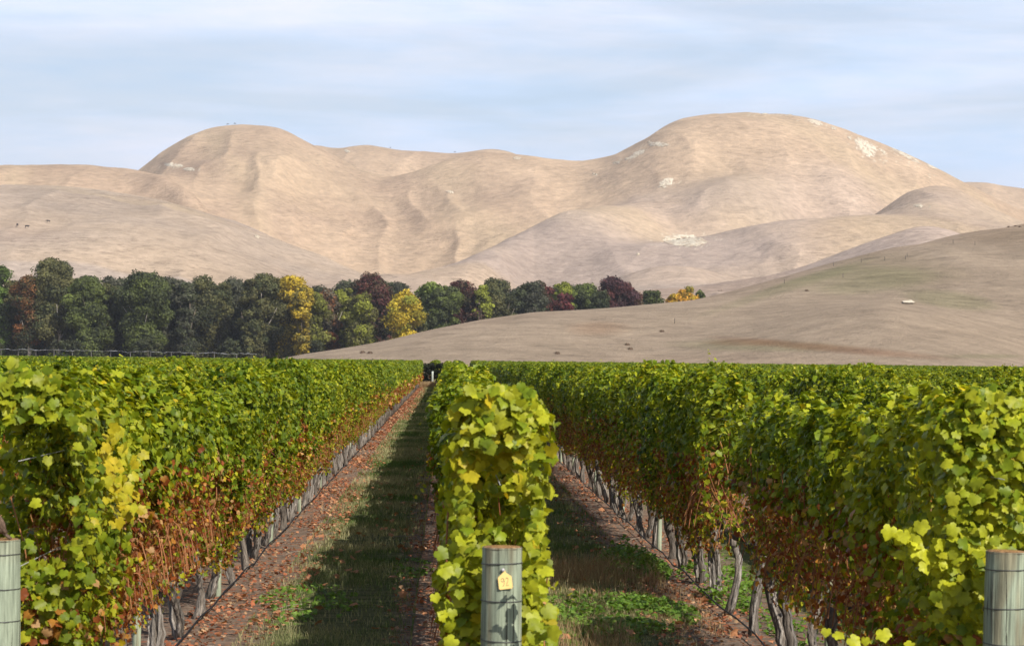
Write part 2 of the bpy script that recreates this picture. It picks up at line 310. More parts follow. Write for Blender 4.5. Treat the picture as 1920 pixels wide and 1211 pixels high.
def build_hills():
    pxs = np.concatenate([np.arange(-800, -20, 13.), np.arange(-20, 1940, 3.), np.arange(1940, 2700, 13.)])
    Ds = np.concatenate([np.geomspace(318, 1300, 210), np.geomspace(1308, 3300, 290), np.linspace(3320, 4200, 20)])
    PX, DD = np.meshgrid(pxs, Ds)
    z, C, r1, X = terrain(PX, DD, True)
    py = hor(PX) - (z - CAMH) * F / DD
    # natural differences in the sward: greener hollows, red-brown dry weed band, bleached patches
    n1 = fbm(X / 150, DD / 260, 31, 5); n2 = fbm(X / 35, DD / 80, 41, 4); n3 = fbm(X / 300, DD / 300, 77, 4)
    C = C * (0.86 + 0.28 * n2)[..., None]
    t = np.clip((n1 - .5) * 4, 0, 1)[..., None]; C = C * (1 - .55 * t) + np.array((.36, .255, .185)) * .55 * t
    t = np.clip((n3 - .52) * 5, 0, 1)[..., None] * (DD[..., None] > 1200); C = C * (1 - .5 * t) + np.array((.49, .36, .235)) * .5 * t
    t = np.clip((r1 - .55) * 2.5, 0, 1)[..., None] * (DD[..., None] > 1500); C = C * (1 - .35 * t) + np.array((.52, .40, .26)) * .35 * t
    front = (DD < 1050)
    def spot(cx, cy, rx, ry, ang=0):
        a = R(ang); dx = PX - cx; dy = py - cy
        u = (dx * math.cos(a) + dy * math.sin(a)) / rx; v = (-dx * math.sin(a) + dy * math.cos(a)) / ry
        e = u * u + v * v + (n2 - .5) * 1.6
        return (np.clip(1.3 - e, 0, 1) * front)[..., None]
    def paint(m_, c): 
        nonlocal C
        C = C * (1 - m_) + np.array(c) * m_
    GR = (.22, .20, .115)
    paint(spot(1690, 500, 130, 34, 0) * .6, (.23, .185, .12)); paint(spot(1630, 520, 130, 26, -5) * .6, GR)
    paint(spot(1480, 535, 170, 10, -18) * .7, GR); paint(spot(1780, 560, 90, 16, 8) * .6, GR); paint(spot(1430, 646, 200, 12, 1) * .6, GR)
    paint(spot(1560, 650, 220, 9, 5) * .6, (.22, .115, .065)); paint(spot(1400, 640, 90, 7, 0) * .5, (.22, .13, .075))
    paint(spot(1120, 615, 70, 16, 0) * .35, (.30, .175, .10)); paint(spot(1900, 440, 110, 30, 0) * .6, BRN)
    paint(spot(1850, 665, 90, 5, 0) * .5, GR); paint(spot(1300, 590, 300, 14, -14) * .4, (.37, .29, .21))
    for cx, cy, rx, ry, an in ((1285, 452, 60, 16, 0), (1620, 276, 45, 14, 35), (1690, 300, 70, 6, 28), (1520, 226, 60, 8, 12), (1225, 272, 45, 7, -10), (1165, 300, 40, 6, -15), (1248, 345, 26, 8, -15), (1440, 214, 60, 3, 0), (335, 317, 50, 5, 6)):
        a_ = R(an); dx = PX - cx; dy = py - cy; e = ((dx * math.cos(a_) + dy * math.sin(a_)) / rx) ** 2 + ((-dx * math.sin(a_) + dy * math.cos(a_)) / ry) ** 2
        fl = (rng.random(PX.shape) < .10 * np.clip(1.6 - e, 0, 1)) & (DD > 1200); C[fl] = C[fl] * .4 + np.array((.62, .55, .43)) * .6
    z = z - 0.35
    V = np.stack([X, DD, z], -1).reshape(-1, 3); k = len(pxs); n = len(Ds)
    I, J = np.meshgrid(np.arange(n - 1), np.arange(k - 1), indexing='ij'); a = (I * k + J).ravel()
    Fs = np.stack([a, a + 1, a + k + 1, a + k], -1)
    m, nt, out = mat_new('dry_hill_grass'); l = nt.links.new
    at_ = N(nt, 'ShaderNodeAttribute', attribute_name='tint'); geo = N(nt, 'ShaderNodeNewGeometry')
    mp_ = N(nt, 'ShaderNodeMapping'); mp_.inputs['Scale'].default_value = (0.02, 0.014, 0.16); l(geo.outputs['Position'], mp_.inputs[0])
    t1 = N(nt, 'ShaderNodeTexNoise', i_Scale=1.0, i_Detail=7.0, i_Roughness=0.7); l(mp_.outputs[0], t1.inputs['Vector'])
    t2 = N(nt, 'ShaderNodeTexNoise', i_Scale=0.12, i_Detail=9.0, i_Roughness=0.75); l(geo.outputs['Position'], t2.inputs['Vector'])
    r1_ = N(nt, 'ShaderNodeMapRange', i_1=.3, i_2=.7, i_3=.92, i_4=1.08); l(t1.outputs[0], r1_.inputs[0])
    r2_ = N(nt, 'ShaderNodeMapRange', i_1=.3, i_2=.7, i_3=.72, i_4=1.26); l(t2.outputs[0], r2_.inputs[0])
    mu = N(nt, 'ShaderNodeMath', operation='MULTIPLY'); l(r1_.outputs[0], mu.inputs[0]); l(r2_.outputs[0], mu.inputs[1])
    mp3 = N(nt, 'ShaderNodeMapping'); mp3.inputs['Scale'].default_value = (0.11, 0.07, .8); l(geo.outputs['Position'], mp3.inputs[0])
    t3 = N(nt, 'ShaderNodeTexNoise', i_Scale=1.0, i_Detail=5.0, i_Roughness=0.8); l(mp3.outputs[0], t3.inputs['Vector'])
    t4 = N(nt, 'ShaderNodeTexNoise', i_Scale=0.008, i_Detail=4.0); l(geo.outputs['Position'], t4.inputs['Vector'])
    r4 = N(nt, 'ShaderNodeMapRange', i_1=.42, i_2=.62, i_3=.05, i_4=1.0); l(t4.outputs[0], r4.inputs[0])
    r3_ = N(nt, 'ShaderNodeMapRange', i_1=.53, i_2=.62, i_3=0.0, i_4=.34); l(t3.outputs[0], r3_.inputs[0])
    m3 = N(nt, 'ShaderNodeMath', operation='MULTIPLY'); l(r3_.outputs[0], m3.inputs[0]); l(r4.outputs[0], m3.inputs[1])
    s3 = N(nt, 'ShaderNodeMath', operation='SUBTRACT'); s3.inputs[0].default_value = 1; l(m3.outputs[0], s3.inputs[1])
    mu2 = N(nt, 'ShaderNodeMath', operation='MULTIPLY'); l(mu.outputs[0], mu2.inputs[0]); l(s3.outputs[0], mu2.inputs[1])
    vm = N(nt, 'ShaderNodeVectorMath', operation='SCALE'); l(at_.outputs['Color'], vm.inputs[0]); l(mu2.outputs[0], vm.inputs['Scale'])
    bs = N(nt, 'ShaderNodeBsdfPrincipled', i_Roughness=1.0); bs.inputs['Specular IOR Level'].default_value = 0.0
    l(vm.outputs[0], bs.inputs['Base Color'])
    ad = N(nt, 'ShaderNodeMath', operation='ADD'); l(t1.outputs[0], ad.inputs[0]); l(t2.outputs[0], ad.inputs[1])
    b = N(nt, 'ShaderNodeBump', i_Strength=0.7, i_Distance=2.6); l(ad.outputs[0], b.inputs['Height']); l(b.outputs[0], bs.inputs['Normal'])
    l(bs.outputs[0], out.inputs[0])
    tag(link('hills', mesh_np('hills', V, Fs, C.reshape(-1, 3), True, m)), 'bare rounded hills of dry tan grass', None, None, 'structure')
build_hills()

# ------------------------------------------------------------------ leaves
def tpl(kind, v=0):
    if kind == 'hi':
        half = [(.0, .04), (.16, -.15), (.42, -.09), (.53, .13), (.47, .24), (.60, .40), (.56, .58), (.40, .60), (.31, .76), (.14, .87)]
        pts = half + [(0, 1.02)] + [(-x, y) for x, y in half[:0:-1]]
    elif kind == 'mid':
        half = [(.0, .0), (.42, -.1), (.42, .2), (.62, .5), (.28, .68)]
        pts = half + [(0, 1.0)] + [(-x, y) for x, y in half[:0:-1]]
    else:
        pts = [(0, 0), (.52, .3), (0, 1.0), (-.52, .3)]
        P = np.array([(x, y, -.25 * abs(x)) for x, y in pts]); return P - [0, .4, 0], np.array([(0, 1, 2), (0, 2, 3)])
    sg = [(.32, .18), (-.28, .25), (.12, .5), (.5, .1)][v % 4]
    pts = [(0, .36)] + pts
    P = np.array([(x, y, -sg[0] * x * x * 1.4 + sg[0] * .25 * abs(x) - sg[1] * (y - .4) ** 2 * 1.3 + .1 * x * y * (v - 1.5)) for x, y in pts])
    P -= [0, .4, 0]; n = len(pts) - 1
    return P, np.array([(0, 1 + i, 1 + (i + 1) % n) for i in range(n)])
def unit(a): return a / (np.linalg.norm(a, axis=1)[:, None] + 1e-9)
def leafset(P, Nn, T, size, C, kind, V, Fl, Cl, base):
    """append leaves: centre P, normal Nn, tip direction T"""
    Nn = unit(Nn); T = unit(T - Nn * (T * Nn).sum(1)[:, None]); B = np.cross(T, Nn)
    nv = 4 if kind != 'low' else 1
    sel = rng.integers(0, nv, len(P))
    for v in range(nv):
        m_ = sel == v
        if not m_.any(): continue
        tp, tf = tpl(kind, v)
        s = size[m_][:, None, None]
        VV = P[m_][:, None] + s * (B[m_][:, None] * tp[None, :, 0:1] + T[m_][:, None] * tp[None, :, 1:2] + Nn[m_][:, None] * tp[None, :, 2:3])
        n = m_.sum(); k = len(tp)
        V.append(VV.reshape(-1, 3)); Fl.append((tf[None] + (np.arange(n) * k)[:, None, None] + base[0]).reshape(-1, 3))
        Cl.append(np.repeat(C[m_], k, axis=0)); base[0] += n * k
G1 = np.array((.048, .094, .008)); G2 = np.array((.165, .225, .012)); G3 = np.array((.37, .385, .022)); YL = np.array((.50, .38, .02))
TN = np.array((.46, .27, .11)); RU = np.array((.26, .075, .022)); OR = np.array((.42, .19, .035))
def lerp(a, b, t): return a * (1 - t) + b * t
def green(n, yel=0.0):
    t = np.clip(rng.beta(1.5, 1.9, n) + yel, 0, 1.0)[:, None]
    c = np.where(t < .5, lerp(G1, G2, t * 2), lerp(G2, G3, t * 2 - 1))
    y = rng.random(n) < .012 + .10 * max(yel, 0); c[y] = lerp(G3, YL, rng.random((y.sum(), 1)))
    return c * rng.uniform(.8, 1.15, (n, 1))
def autumn(n, dead=.5):
    pal = np.stack([G2, G3, YL, TN, OR, RU]); p = np.array([.14, .2, .13, .45 * dead, .22, .9 * dead]); p /= p.sum()
    return pal[rng.choice(6, n, p=p)] * rng.uniform(.7, 1.2, (n, 1))
def canopy(L_, top, hw, kind, n, size, brown=1.25, low=0.45, yel=0.0, sd=0, end=0, dead=.6, dens_low=1.0, shoots=3, void=None, box=0):
    """leaves of one vine, local frame: y along row, z up. returns V, F, C lists"""
    V, Fl, Cl = [], [], []; base = [0]
    z = np.where(rng.random(n) < .25, top - rng.random(n) ** 1.5 * .18, rng.uniform(brown - .12, top, n))
    y = rng.uniform(-L_ / 2 - .12, L_ / 2 + .12, n)
    tp_ = top - .06 + .26 * (1 - .6 * box) * (fbm(y * 3.2 + 50, y * 0, sd, 3) - .5) * 2
    z = brown + (z - brown) * (tp_ - brown) / (top - brown)
    bulge = hw * (.45 + 1.1 * fbm(y * 2.6 + 9, z * 2.6, sd + 3, 3))
    bulge *= np.sqrt(np.clip((tp_ + .02 - z) / (.24 - .14 * box), .25 + .4 * box, 1))
    side = rng.choice([-1, 1], n)
    sh = rng.random(n) < .74
    x = np.where(sh, side * bulge * rng.uniform(.82, 1.08, n), rng.uniform(-1, 1, n) * bulge)
    if end:
        e = rng.random(n) < .27; y = np.where(e, end * (L_ / 2 + rng.uniform(-.05, .22, n)), y); x = np.where(e, rng.uniform(-1.0, 1.0, n) * bulge, x)
    if end and void:
        m_ = e & (z > void[0]) & (z < void[1]) & (np.abs(x) < void[2]); y = np.where(m_, y + .35 * rng.random(n), y)
    P = np.stack([x, y, z], 1)
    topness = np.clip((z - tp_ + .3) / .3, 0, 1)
    Nn = np.stack([side * (1.0 - .6 * topness), np.zeros(n), .35 + 1.0 * topness], 1) + rng.normal(0, .62, (n, 3))
    if end: Nn[e] = np.stack([rng.normal(0, .4, e.sum()), np.full(e.sum(), end * 1.0), rng.uniform(.0, 1.1, e.sum())], 1) + rng.normal(0, .4, (e.sum(), 3))
    T = np.stack([side * .35, np.zeros(n), -np.ones(n)], 1) + rng.normal(0, .5, (n, 3))
    yy = np.clip(yel + .25 * topness.mean(), -.3, 1)
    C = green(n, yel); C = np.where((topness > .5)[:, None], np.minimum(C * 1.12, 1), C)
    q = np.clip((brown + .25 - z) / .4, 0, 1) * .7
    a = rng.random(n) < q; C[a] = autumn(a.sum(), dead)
    sz = size * rng.uniform(.6, 1.2, n)
    if end and void:
        kp = ~(m_ & (rng.random(n) < .8)) & ~((y < -.35) & (z > void[0]) & (z < void[1]) & (np.abs(x) < void[2]) & (rng.random(n) < .8)); P, Nn, T, sz, C = P[kp], Nn[kp], T[kp], sz[kp], C[kp]
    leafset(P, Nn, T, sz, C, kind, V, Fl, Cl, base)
    # lower, dried zone
    m_ = int(n * .52 * dens_low)
    z = low + (brown - low) * rng.beta(1.7, 1.1, m_); y = rng.uniform(-L_ / 2 - .1, L_ / 2 + .1, m_)
    side = rng.choice([-1, 1], m_); b2 = hw * .95 * (.5 + .5 * (z - low) / (brown - low)) * (.7 + .6 * fbm(y * 3, z * 3, sd + 8, 2))
    P = np.stack([side * b2 * rng.uniform(.3, 1.1, m_), y, z], 1)
    if end:
        e = rng.random(m_) < .3; P[e, 1] = end * (L_ / 2 + rng.uniform(-.1, .15, e.sum()))
    Nn = np.stack([side * 1., np.zeros(m_), rng.uniform(-.3, .6, m_)], 1) + rng.normal(0, .6, (m_, 3))
    T = np.array([0, 0, -1.]) + rng.normal(0, .6, (m_, 3))
    C = autumn(m_, dead)
    a = rng.random(m_) < np.clip((1 - dead) * .9, 0, 1); C[a] = green(a.sum(), yel)
    leafset(P, Nn, T, size * rng.uniform(.4, .85, m_), C, kind, V, Fl, Cl, base)
    # stray shoots
    for s_ in range(shoots):
        y0 = rng.uniform(-L_ / 2, L_ / 2); k = 9; t = np.linspace(0, 1, k)
        if rng.random() < .5: p0 = np.array([rng.uniform(-.6, .6) * hw, y0, top - .05]); d_ = np.array([rng.uniform(-.1, .1), rng.uniform(-.12, .12), rng.uniform(.10, .34)])
        else: s2 = rng.choice([-1, 1]); p0 = np.array([s2 * hw * .95, y0, rng.uniform(.9, top - .2)]); d_ = np.array([s2 * rng.uniform(.08, .26), rng.uniform(-.2, .2), rng.uniform(-.05, .1)])
        P = p0 + d_ * t[:, None] - np.array([0, 0, .08]) * (t ** 2)[:, None] + rng.normal(0, .022, (k, 3))
        leafset(P, rng.normal(0, .5, (k, 3)) + [0, 0, 1], rng.normal(0, .6, (k, 3)) + [0, 0, -.5], size * rng.uniform(.5, .85, k) * (1 - .35 * t), green(k, yel + .25), kind, V, Fl, Cl, base)
    return V, Fl, Cl, base
def canes(L_, top, hw, n, k=4, seg=6, rad=.0042, low=.72, sd=0):
    mb = MB()
    for i in range(n):
        y0 = rng.uniform(-L_ / 2, L_ / 2); s = rng.choice([-1, 1]); t = np.linspace(0, 1, seg)
        red = lerp(np.array((.22, .07, .03)), np.array((.40, .18, .08)), rng.random())
        if rng.random() < .72:
            h = rng.uniform(.35, .95); xx = s * hw * rng.uniform(.15, .95)
            P = np.stack([xx * np.sqrt(t) + .03 * np.sin(t * 6 + i), y0 + rng.uniform(-.25, .25) * t + .03 * np.sin(t * 5 + 2 * i), low + .04 + h * t], 1)
        else:
            xx = s * hw * rng.uniform(.7, 1.3)
            P = np.stack([xx * t ** .6, y0 + rng.uniform(-.35, .35) * t, low + .45 * np.sin(t * 2.6) * rng.uniform(.4, 1) - .25 * t ** 2 + .1], 1)
        mb.tube(P, rad * rng.uniform(.6, 1.2), k, red, cap=False)
    return mb
def trunkmesh(seg=13, k=9, stems=2):
    mb = MB()
    for s in range(stems):
        h = .74 + rng.uniform(-.04, .06); t = np.linspace(-.06, 1, seg); ph = rng.uniform(0, 6)
        off = (s - (stems - 1) / 2) * rng.uniform(.1, .5)
        lean = rng.uniform(-.1, .1)
        P = np.stack([.035 * np.sin(t * 5 + ph) + rng.normal(0, .006, seg), off * (.4 + .6 * t) + lean * t + .05 * np.sin(t * 4 + ph * 2), t * h], 1)
        r_ = (.044 + .016 * np.cos(t * 7 + ph) * .4) * (1.02 - .22 * np.clip(t, 0, 1)) * rng.uniform(.7, 1.12) * (1 + .12 * np.sin(t * 11 + ph * 3))
        r_[0] *= 1.35; r_[-2:] *= [1.2, 1.25]
        g = rng.uniform(.75, 1.15); mb.tube(P, r_, k, np.array((.175, .15, .127)) * g, rn=.13, tw=.10)
        for q in range(5):                                           # peeling bark ridges
            a = rng.uniform(0, 6.28); PP = P[1:-1] + np.stack([np.cos(a + t[1:-1] * 1.2), np.sin(a + t[1:-1] * 1.2), 0 * t[1:-1]], 1) * (r_[1:-1, None] * .9)
            mb.tube(PP + rng.normal(0, .004, PP.shape), .013 * rng.uniform(.6, 1.2), 4, np.array((.30, .27, .24)) * rng.uniform(.5, 1.25), rn=.35)
    return mb
def cordonmesh(seg=9, k=7, L_=VS):
    mb = MB(); t = np.linspace(-1, 1, seg)
    P = np.stack([.02 * np.sin(t * 9), t * L_ * .5, .76 + .03 * np.sin(t * 7 + 1)], 1)
    mb.tube(P, .026 + .006 * rng.random(seg), k, (.13, .105, .085), rn=.15)
    for i in range(9):
        y = rng.uniform(-.75, .75); mb.tube([(0, y, .77), (rng.uniform(-.03, .03), y + rng.uniform(-.02, .02), .84)], [.02, .012], 5, (.14, .10, .08))
    return mb

TOPROW = lambda k, y: (2.12 + .07 * math.sin(y * .31 + k * 2.1) + .05 * math.sin(y * .83 + k)
        + (-.12 if k == 1 and 13.5 < y < 22.6 else 0) + (.11 if k == 1 and 22.6 <= y < 31 else 0) + (.15 if k == 0 and y < 12.5 else -.06 if k == 0 else 0) + (.07 if k == 1 and y < 13.5 else 0) + (.06 if k == -1 and y < 15 else 0))
trunks = [trunkmesh(13, 9, s).mesh('trunk', M['bark']) for s in (1, 1, 2, 2, 1, 2)]
ltr = [trunkmesh(6, 5, s).mesh('trunk', M['bark']) for s in (1, 1, 2)]
cords = [cordonmesh().mesh('cordon', M['bark']) for i in range(3)]
def fol_mesh(**kw):
    V, Fl, Cl, b = canopy(**kw); return mesh_np('foliage', np.vstack(V), np.vstack(Fl), np.vstack(Cl), kw['kind'] == 'hi', M['leaf'])
MID = [fol_mesh(L_=VS, top=2.12, hw=rng.uniform(.25, .31), kind='mid', n=3900, size=.058, brown=rng.uniform(1.0, 1.5), sd=i * 7, yel=rng.uniform(-.12, .25), dead=rng.uniform(.3, .95), shoots=5) for i in range(12)]
LOW = [fol_mesh(L_=VS, top=2.12, hw=rng.uniform(.26, .32), kind='low', n=2700, size=.076, brown=rng.uniform(1.15, 1.4), sd=100 + i * 7, yel=rng.uniform(-.1, .15), dead=rng.uniform(.5, .9), shoots=2) for i in range(8)]
MIDC = [canes(VS, 2.1, .27, 34, 3, 5, .0038, sd=i).mesh('canes', M['cane']) for i in range(5)]
LOWC = [canes(VS, 2.1, .27, 9, 3, 4, .006, sd=i).mesh('canes', M['cane']) for i in range(3)]

ROWN = {0: 'the middle row behind the numbered post', -1: 'the row left of the shaded grass alley', 1: 'the row on the right of the photo'}
ORD = ['first', 'second', 'third', 'fourth', 'fifth', 'sixth', 'seventh', 'eighth', 'ninth', 'tenth', 'eleventh', 'twelfth']
def rowname(k):
    if k in ROWN: return ROWN[k]
    n = abs(k) - 1
    return 'the %s row %s' % (['', 'next', 'second', 'third', 'fourth', 'fifth', 'sixth', 'seventh', 'eighth', 'ninth', 'tenth'][min(n, 10)], 'behind the left front row' if k < 0 else 'beyond the right front row')
cand = []
for k in range(-40, 52):
    x = rowx(k); y0 = START.get(k, 12.5 + .4 * (k % 3)); i = 0
    y = y0 + VS / 2
    while y < BLOCK_END:
        rr = (x + .35) / y > -.19 and (x - .35) / y < .246
        if rr: cand.append((y if abs(k) <= 1 else y * 1.25, k, i, x, y))
        y += VS; i += 1
cand.sort()
single = cand[:296]; rest = cand[296:]
YCUT = {}; CNT = {}
def ordw(i):
    i += 1; one = ['', 'first', 'second', 'third', 'fourth', 'fifth', 'sixth', 'seventh', 'eighth', 'ninth', 'tenth', 'eleventh', 'twelfth', 'thirteenth', 'fourteenth', 'fifteenth', 'sixteenth', 'seventeenth', 'eighteenth', 'nineteenth']
    if i < 20: return one[i]
    t = i // 10; o = i % 10; tens = ['twenty', 'thirty', 'forty', 'fifty', 'sixty', 'seventy']; tth = ['twentieth', 'thirtieth', 'fortieth', 'fiftieth', 'sixtieth', 'seventieth']
    return tth[t - 2] if o == 0 else tens[t - 2] + '-' + one[o]
for _, k, i, x, y in rest: YCUT[k] = min(YCUT.get(k, 1e9), y)
for d, k, i, x, y in single:
    top = TOPROW(k, y); kk = 0
    root = empty('grapevine', (x, y, 0))
    if y < 21 or (k == 1 and y < 24):
        nleaf = {True: 5300, False: 4600}[i < 3]
        if k == 1 and i: nleaf = 3300
        hw = {0: .19, 1: .25}.get(k, .28)
        yel = {0: .42, 1: .34, -1: .22}.get(k, .1) if i < 2 else (.10 if k != 1 else .14)
        low, brown, dead = .45, (1.36 if i else .98), (.85 if i else .25)
        if k == 0: brown = .95 if i < 1 else 1.15
        if k == -1 and i < 1: brown = .95
        if k == -1 and i >= 1: dead, brown = .95, 1.42
        if k == 1 and i >= 1: dead = .8
        weak = k == 1 and 19.6 < y < 22.9; dead = .2 if weak else dead
        if weak: nleaf = 200; brown = .95; low = .8
        V, Fl, Cl, b = canopy(VS, top, hw, 'hi', nleaf, .055, brown, low, yel, sd=k * 31 + i, end=(-1 if i == 0 else 0), dead=dead, shoots=(2 if k == 0 else 4) if i else 1, box=float(k == 0 and i == 0), void={0: (1.5, 1.95, .13), -1: (1.25, 2.0, .26)}.get(k))
        if k == -1 and abs(y - 13.9) < .9:            # the bright yellow shoot on the left row
            n = 110; P = np.stack([.33 + rng.normal(0, .05, n), 13.75 - y + rng.normal(0, .28, n), 1.62 + rng.normal(0, .13, n)], 1)
            leafset(P, np.array([.8, -.7, .4]) + rng.normal(0, .4, (n, 3)), np.array([.2, 0, -1]) + rng.normal(0, .5, (n, 3)), .064 * rng.uniform(.6, 1.1, n), lerp(G3 * 1.1, YL, rng.beta(2, 1.5, (n, 1))), 'hi', V, Fl, Cl, b)
        if k == 0 and i == 0:                          # yellow leaves at the top, and the shoot that shades the post
            n = 120; P = np.stack([rng.uniform(-.22, .16, n), rng.uniform(-.98, -.5, n), 1.72 + .42 * rng.random(n) ** .7], 1)
            leafset(P, np.array([.1, -.8, .6]) + rng.normal(0, .45, (n, 3)), np.array([0, -.1, -1]) + rng.normal(0, .5, (n, 3)), .068 * rng.uniform(.6, 1.1, n), lerp(G3, YL, rng.beta(1.1, 2.2, (n, 1))), 'hi', V, Fl, Cl, b)
            for (px0, py0, px1, py1, nn, dd) in ((1012, 1070, 1035, 1205, 16, 10.30), (840, 1040, 850, 1200, 14, 10.6), (1010, 1160, 1045, 1200, 5, 10.2)):
                t = np.linspace(0, 1, nn)[:, None]; P = lerp(np.array(at(px0, py0, dd)), np.array(at(px1, py1, dd)), t) - [x, y, 0] + rng.normal(0, .025, (nn, 3))
                leafset(P, np.array([.1, -1, .4]) + rng.normal(0, .5, (nn, 3)), np.array([0, 0, -1]) + rng.normal(0, .5, (nn, 3)), .062 * rng.uniform(.6, 1.1, nn), lerp(G2, G3 * 1.3, rng.random((nn, 1))), 'hi', V, Fl, Cl, b)
        if k == 1 and i == 0:                          # bright trailing shoots on the near end of the right row
            for (px0, py0, px1, py1, nn) in ((1700, 1010, 1790, 1060, 40), (1790, 1060, 1770, 1180, 26), (1860, 960, 1830, 1200, 44), (1560, 1190, 1700, 1205, 6)):
                t = np.linspace(0, 1, nn)[:, None]; A = at(px0, py0, 11.75); B_ = at(px1, py1, 11.75)
                P = lerp(np.array(A), np.array(B_), t) - [x, y, 0] + rng.normal(0, .03, (nn, 3))
                leafset(P, np.array([.1, -1, .4]) + rng.normal(0, .4, (nn, 3)), np.array([0, 0, -1]) + rng.normal(0, .5, (nn, 3)), .068 * rng.uniform(.6, 1.1, nn), lerp(G3, G3 * 1.5, rng.random((nn, 1))), 'hi', V, Fl, Cl, b)
        fm = mesh_np('foliage', np.vstack(V), np.vstack(Fl), np.vstack(Cl), True, M['leaf'])
        f = link('foliage', fm, root)
        c = link('canes', canes(VS, top, .27, 14 if weak else 60 if dead > .5 else 22, 4, 7, .0036).mesh('canes', M['cane']), root)
        t_ = link('trunk', trunks[(i + k) % 6], root)
    else:
        far = y > 70
        f = link('foliage', (LOW if far else MID)[rng.integers(0, 8 if far else 12)], root); f.scale = (rng.choice([-1, 1]), rng.choice([-1, 1]), top / 2.12)
        if rng.random() < .25: f.scale[2] *= 1.06; f.location[2] = -.18
        c = link('canes', (LOWC if far else MIDC)[rng.integers(0, 3 if far else 5)], root)
        t_ = link('trunk', (ltr[rng.integers(0, 3)] if far else trunks[rng.integers(0, 6)]), root)
        c.scale[0] = rng.choice([-1, 1])
    t_.rotation_euler[2] = rng.uniform(-.5, .5) + (math.pi if rng.random() < .5 else 0)
    link('cordon', cords[i % 3], root)
    CNT[k] = CNT.get(k, -1) + 1
    if abs(k) <= 1:
        look = ('bright yellow-green' if i == 0 else 'green and rusty brown' if i < 14 else 'far')
        lb = '%s grapevine, %s from the near end of %s' % (look, ordw(i), {0: 'the middle row', -1: 'the left front row', 1: 'the right front row'}[k])
    else: lb = 'grapevine in %s, %s from the %s picture edge' % (rowname(k), ordw(CNT[k]), 'left' if k < 0 else 'right')
    tag(root, lb, 'grapevine', 'grapevines in ' + rowname(k))

# everything of the vineyard that is too far and too many to count
def far_rows():
    V, Fl, Cl = [], [], []; base = [0]; tr = MB()
    def strip(x, y0, y1, zlo, top, hw, a):
        nonlocal V
        area = (y1 - y0) * ((top - zlo) * 2 + hw * 2); n = int(area * 1.5 / (.55 * a * a))
        if n < 1: return
        z = np.where(rng.random(n) < .35, top - rng.random(n) * .12, rng.uniform(zlo, top, n)); y = rng.uniform(y0, y1, n); side = rng.choice([-1, 1], n)
        tp_ = top - .03 + .24 * (fbm(y * .9, y * 0 + x, 5, 3) - .5) * 1.6; z += tp_ - top
        b = hw * (.75 + .6 * fbm(y * 1.4 + x * 7, z * 2, 6, 2)) * np.sqrt(np.clip((tp_ + .04 - z) / .3, .1, 1))
        xx = side * b * rng.uniform(.3, 1.05, n); tn = np.clip((z - tp_ + .3) / .3, 0, 1)
        Nn = np.stack([side * (1 - .6 * tn), 0 * z, .35 + tn], 1) + rng.normal(0, .5, (n, 3))
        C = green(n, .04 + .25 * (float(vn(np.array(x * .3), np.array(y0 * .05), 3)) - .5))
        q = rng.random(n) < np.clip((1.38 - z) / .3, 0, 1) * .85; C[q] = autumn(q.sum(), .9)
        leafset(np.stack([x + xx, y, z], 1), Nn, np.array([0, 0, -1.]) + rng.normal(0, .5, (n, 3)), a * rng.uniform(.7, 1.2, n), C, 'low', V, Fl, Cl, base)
    for k in range(-45, 60):
        x = rowx(k); y = YCUT.get(k, None)
        if y is None: continue
        y -= VS / 2
        full = abs(k) <= 2
        while y < BLOCK_END:
            y2 = min(y + 4, BLOCK_END); a = max(.135, y / 820)
            strip(x, y, y2, .68 if full else 1.35, 2.12, .30, a)
            y = y2
        if full:
            y = YCUT[k]
            while y < BLOCK_END:
                tr.tube([(x + rng.uniform(-.05, .05), y, 0), (x + rng.uniform(-.05, .05), y + .1, .4), (x, y, .78)], [.06, .045, .05], 5, np.array((.215, .185, .155)) * rng.uniform(.7, 1.2)); y += .9
    tag(link('vineyard_canopy', mesh_np('vineyard_canopy', np.vstack(V), np.vstack(Fl), np.vstack(Cl), False, M['leaf'])), 'mass of green vine rows stretching to the far end of the block', None, None, 'stuff')
    tag(link('distant_vine_trunks', tr.mesh('distant_vine_trunks', M['bark'])), 'grey vine trunks under the far rows', None, None, 'stuff')
    V, Fl, Cl = [], [], []; base[0] = 0
    for k in range(-36, 44):                                    # the next block, across the headland
        x = rowx(k) + 1.22; y = 213.0
        while y < 335:
            if -.2 < x / y < .26: strip(x, y, y + 6, .75 if abs(k) < 4 else 1.5, 2.13, .34, .27)
            y += 6
    tag(link('far_vineyard_block', mesh_np('far_vineyard_block', np.vstack(V), np.vstack(Fl), np.vstack(Cl), False, M['leaf'])), 'next block of green vines across the headland', None, None, 'stuff')
far_rows()

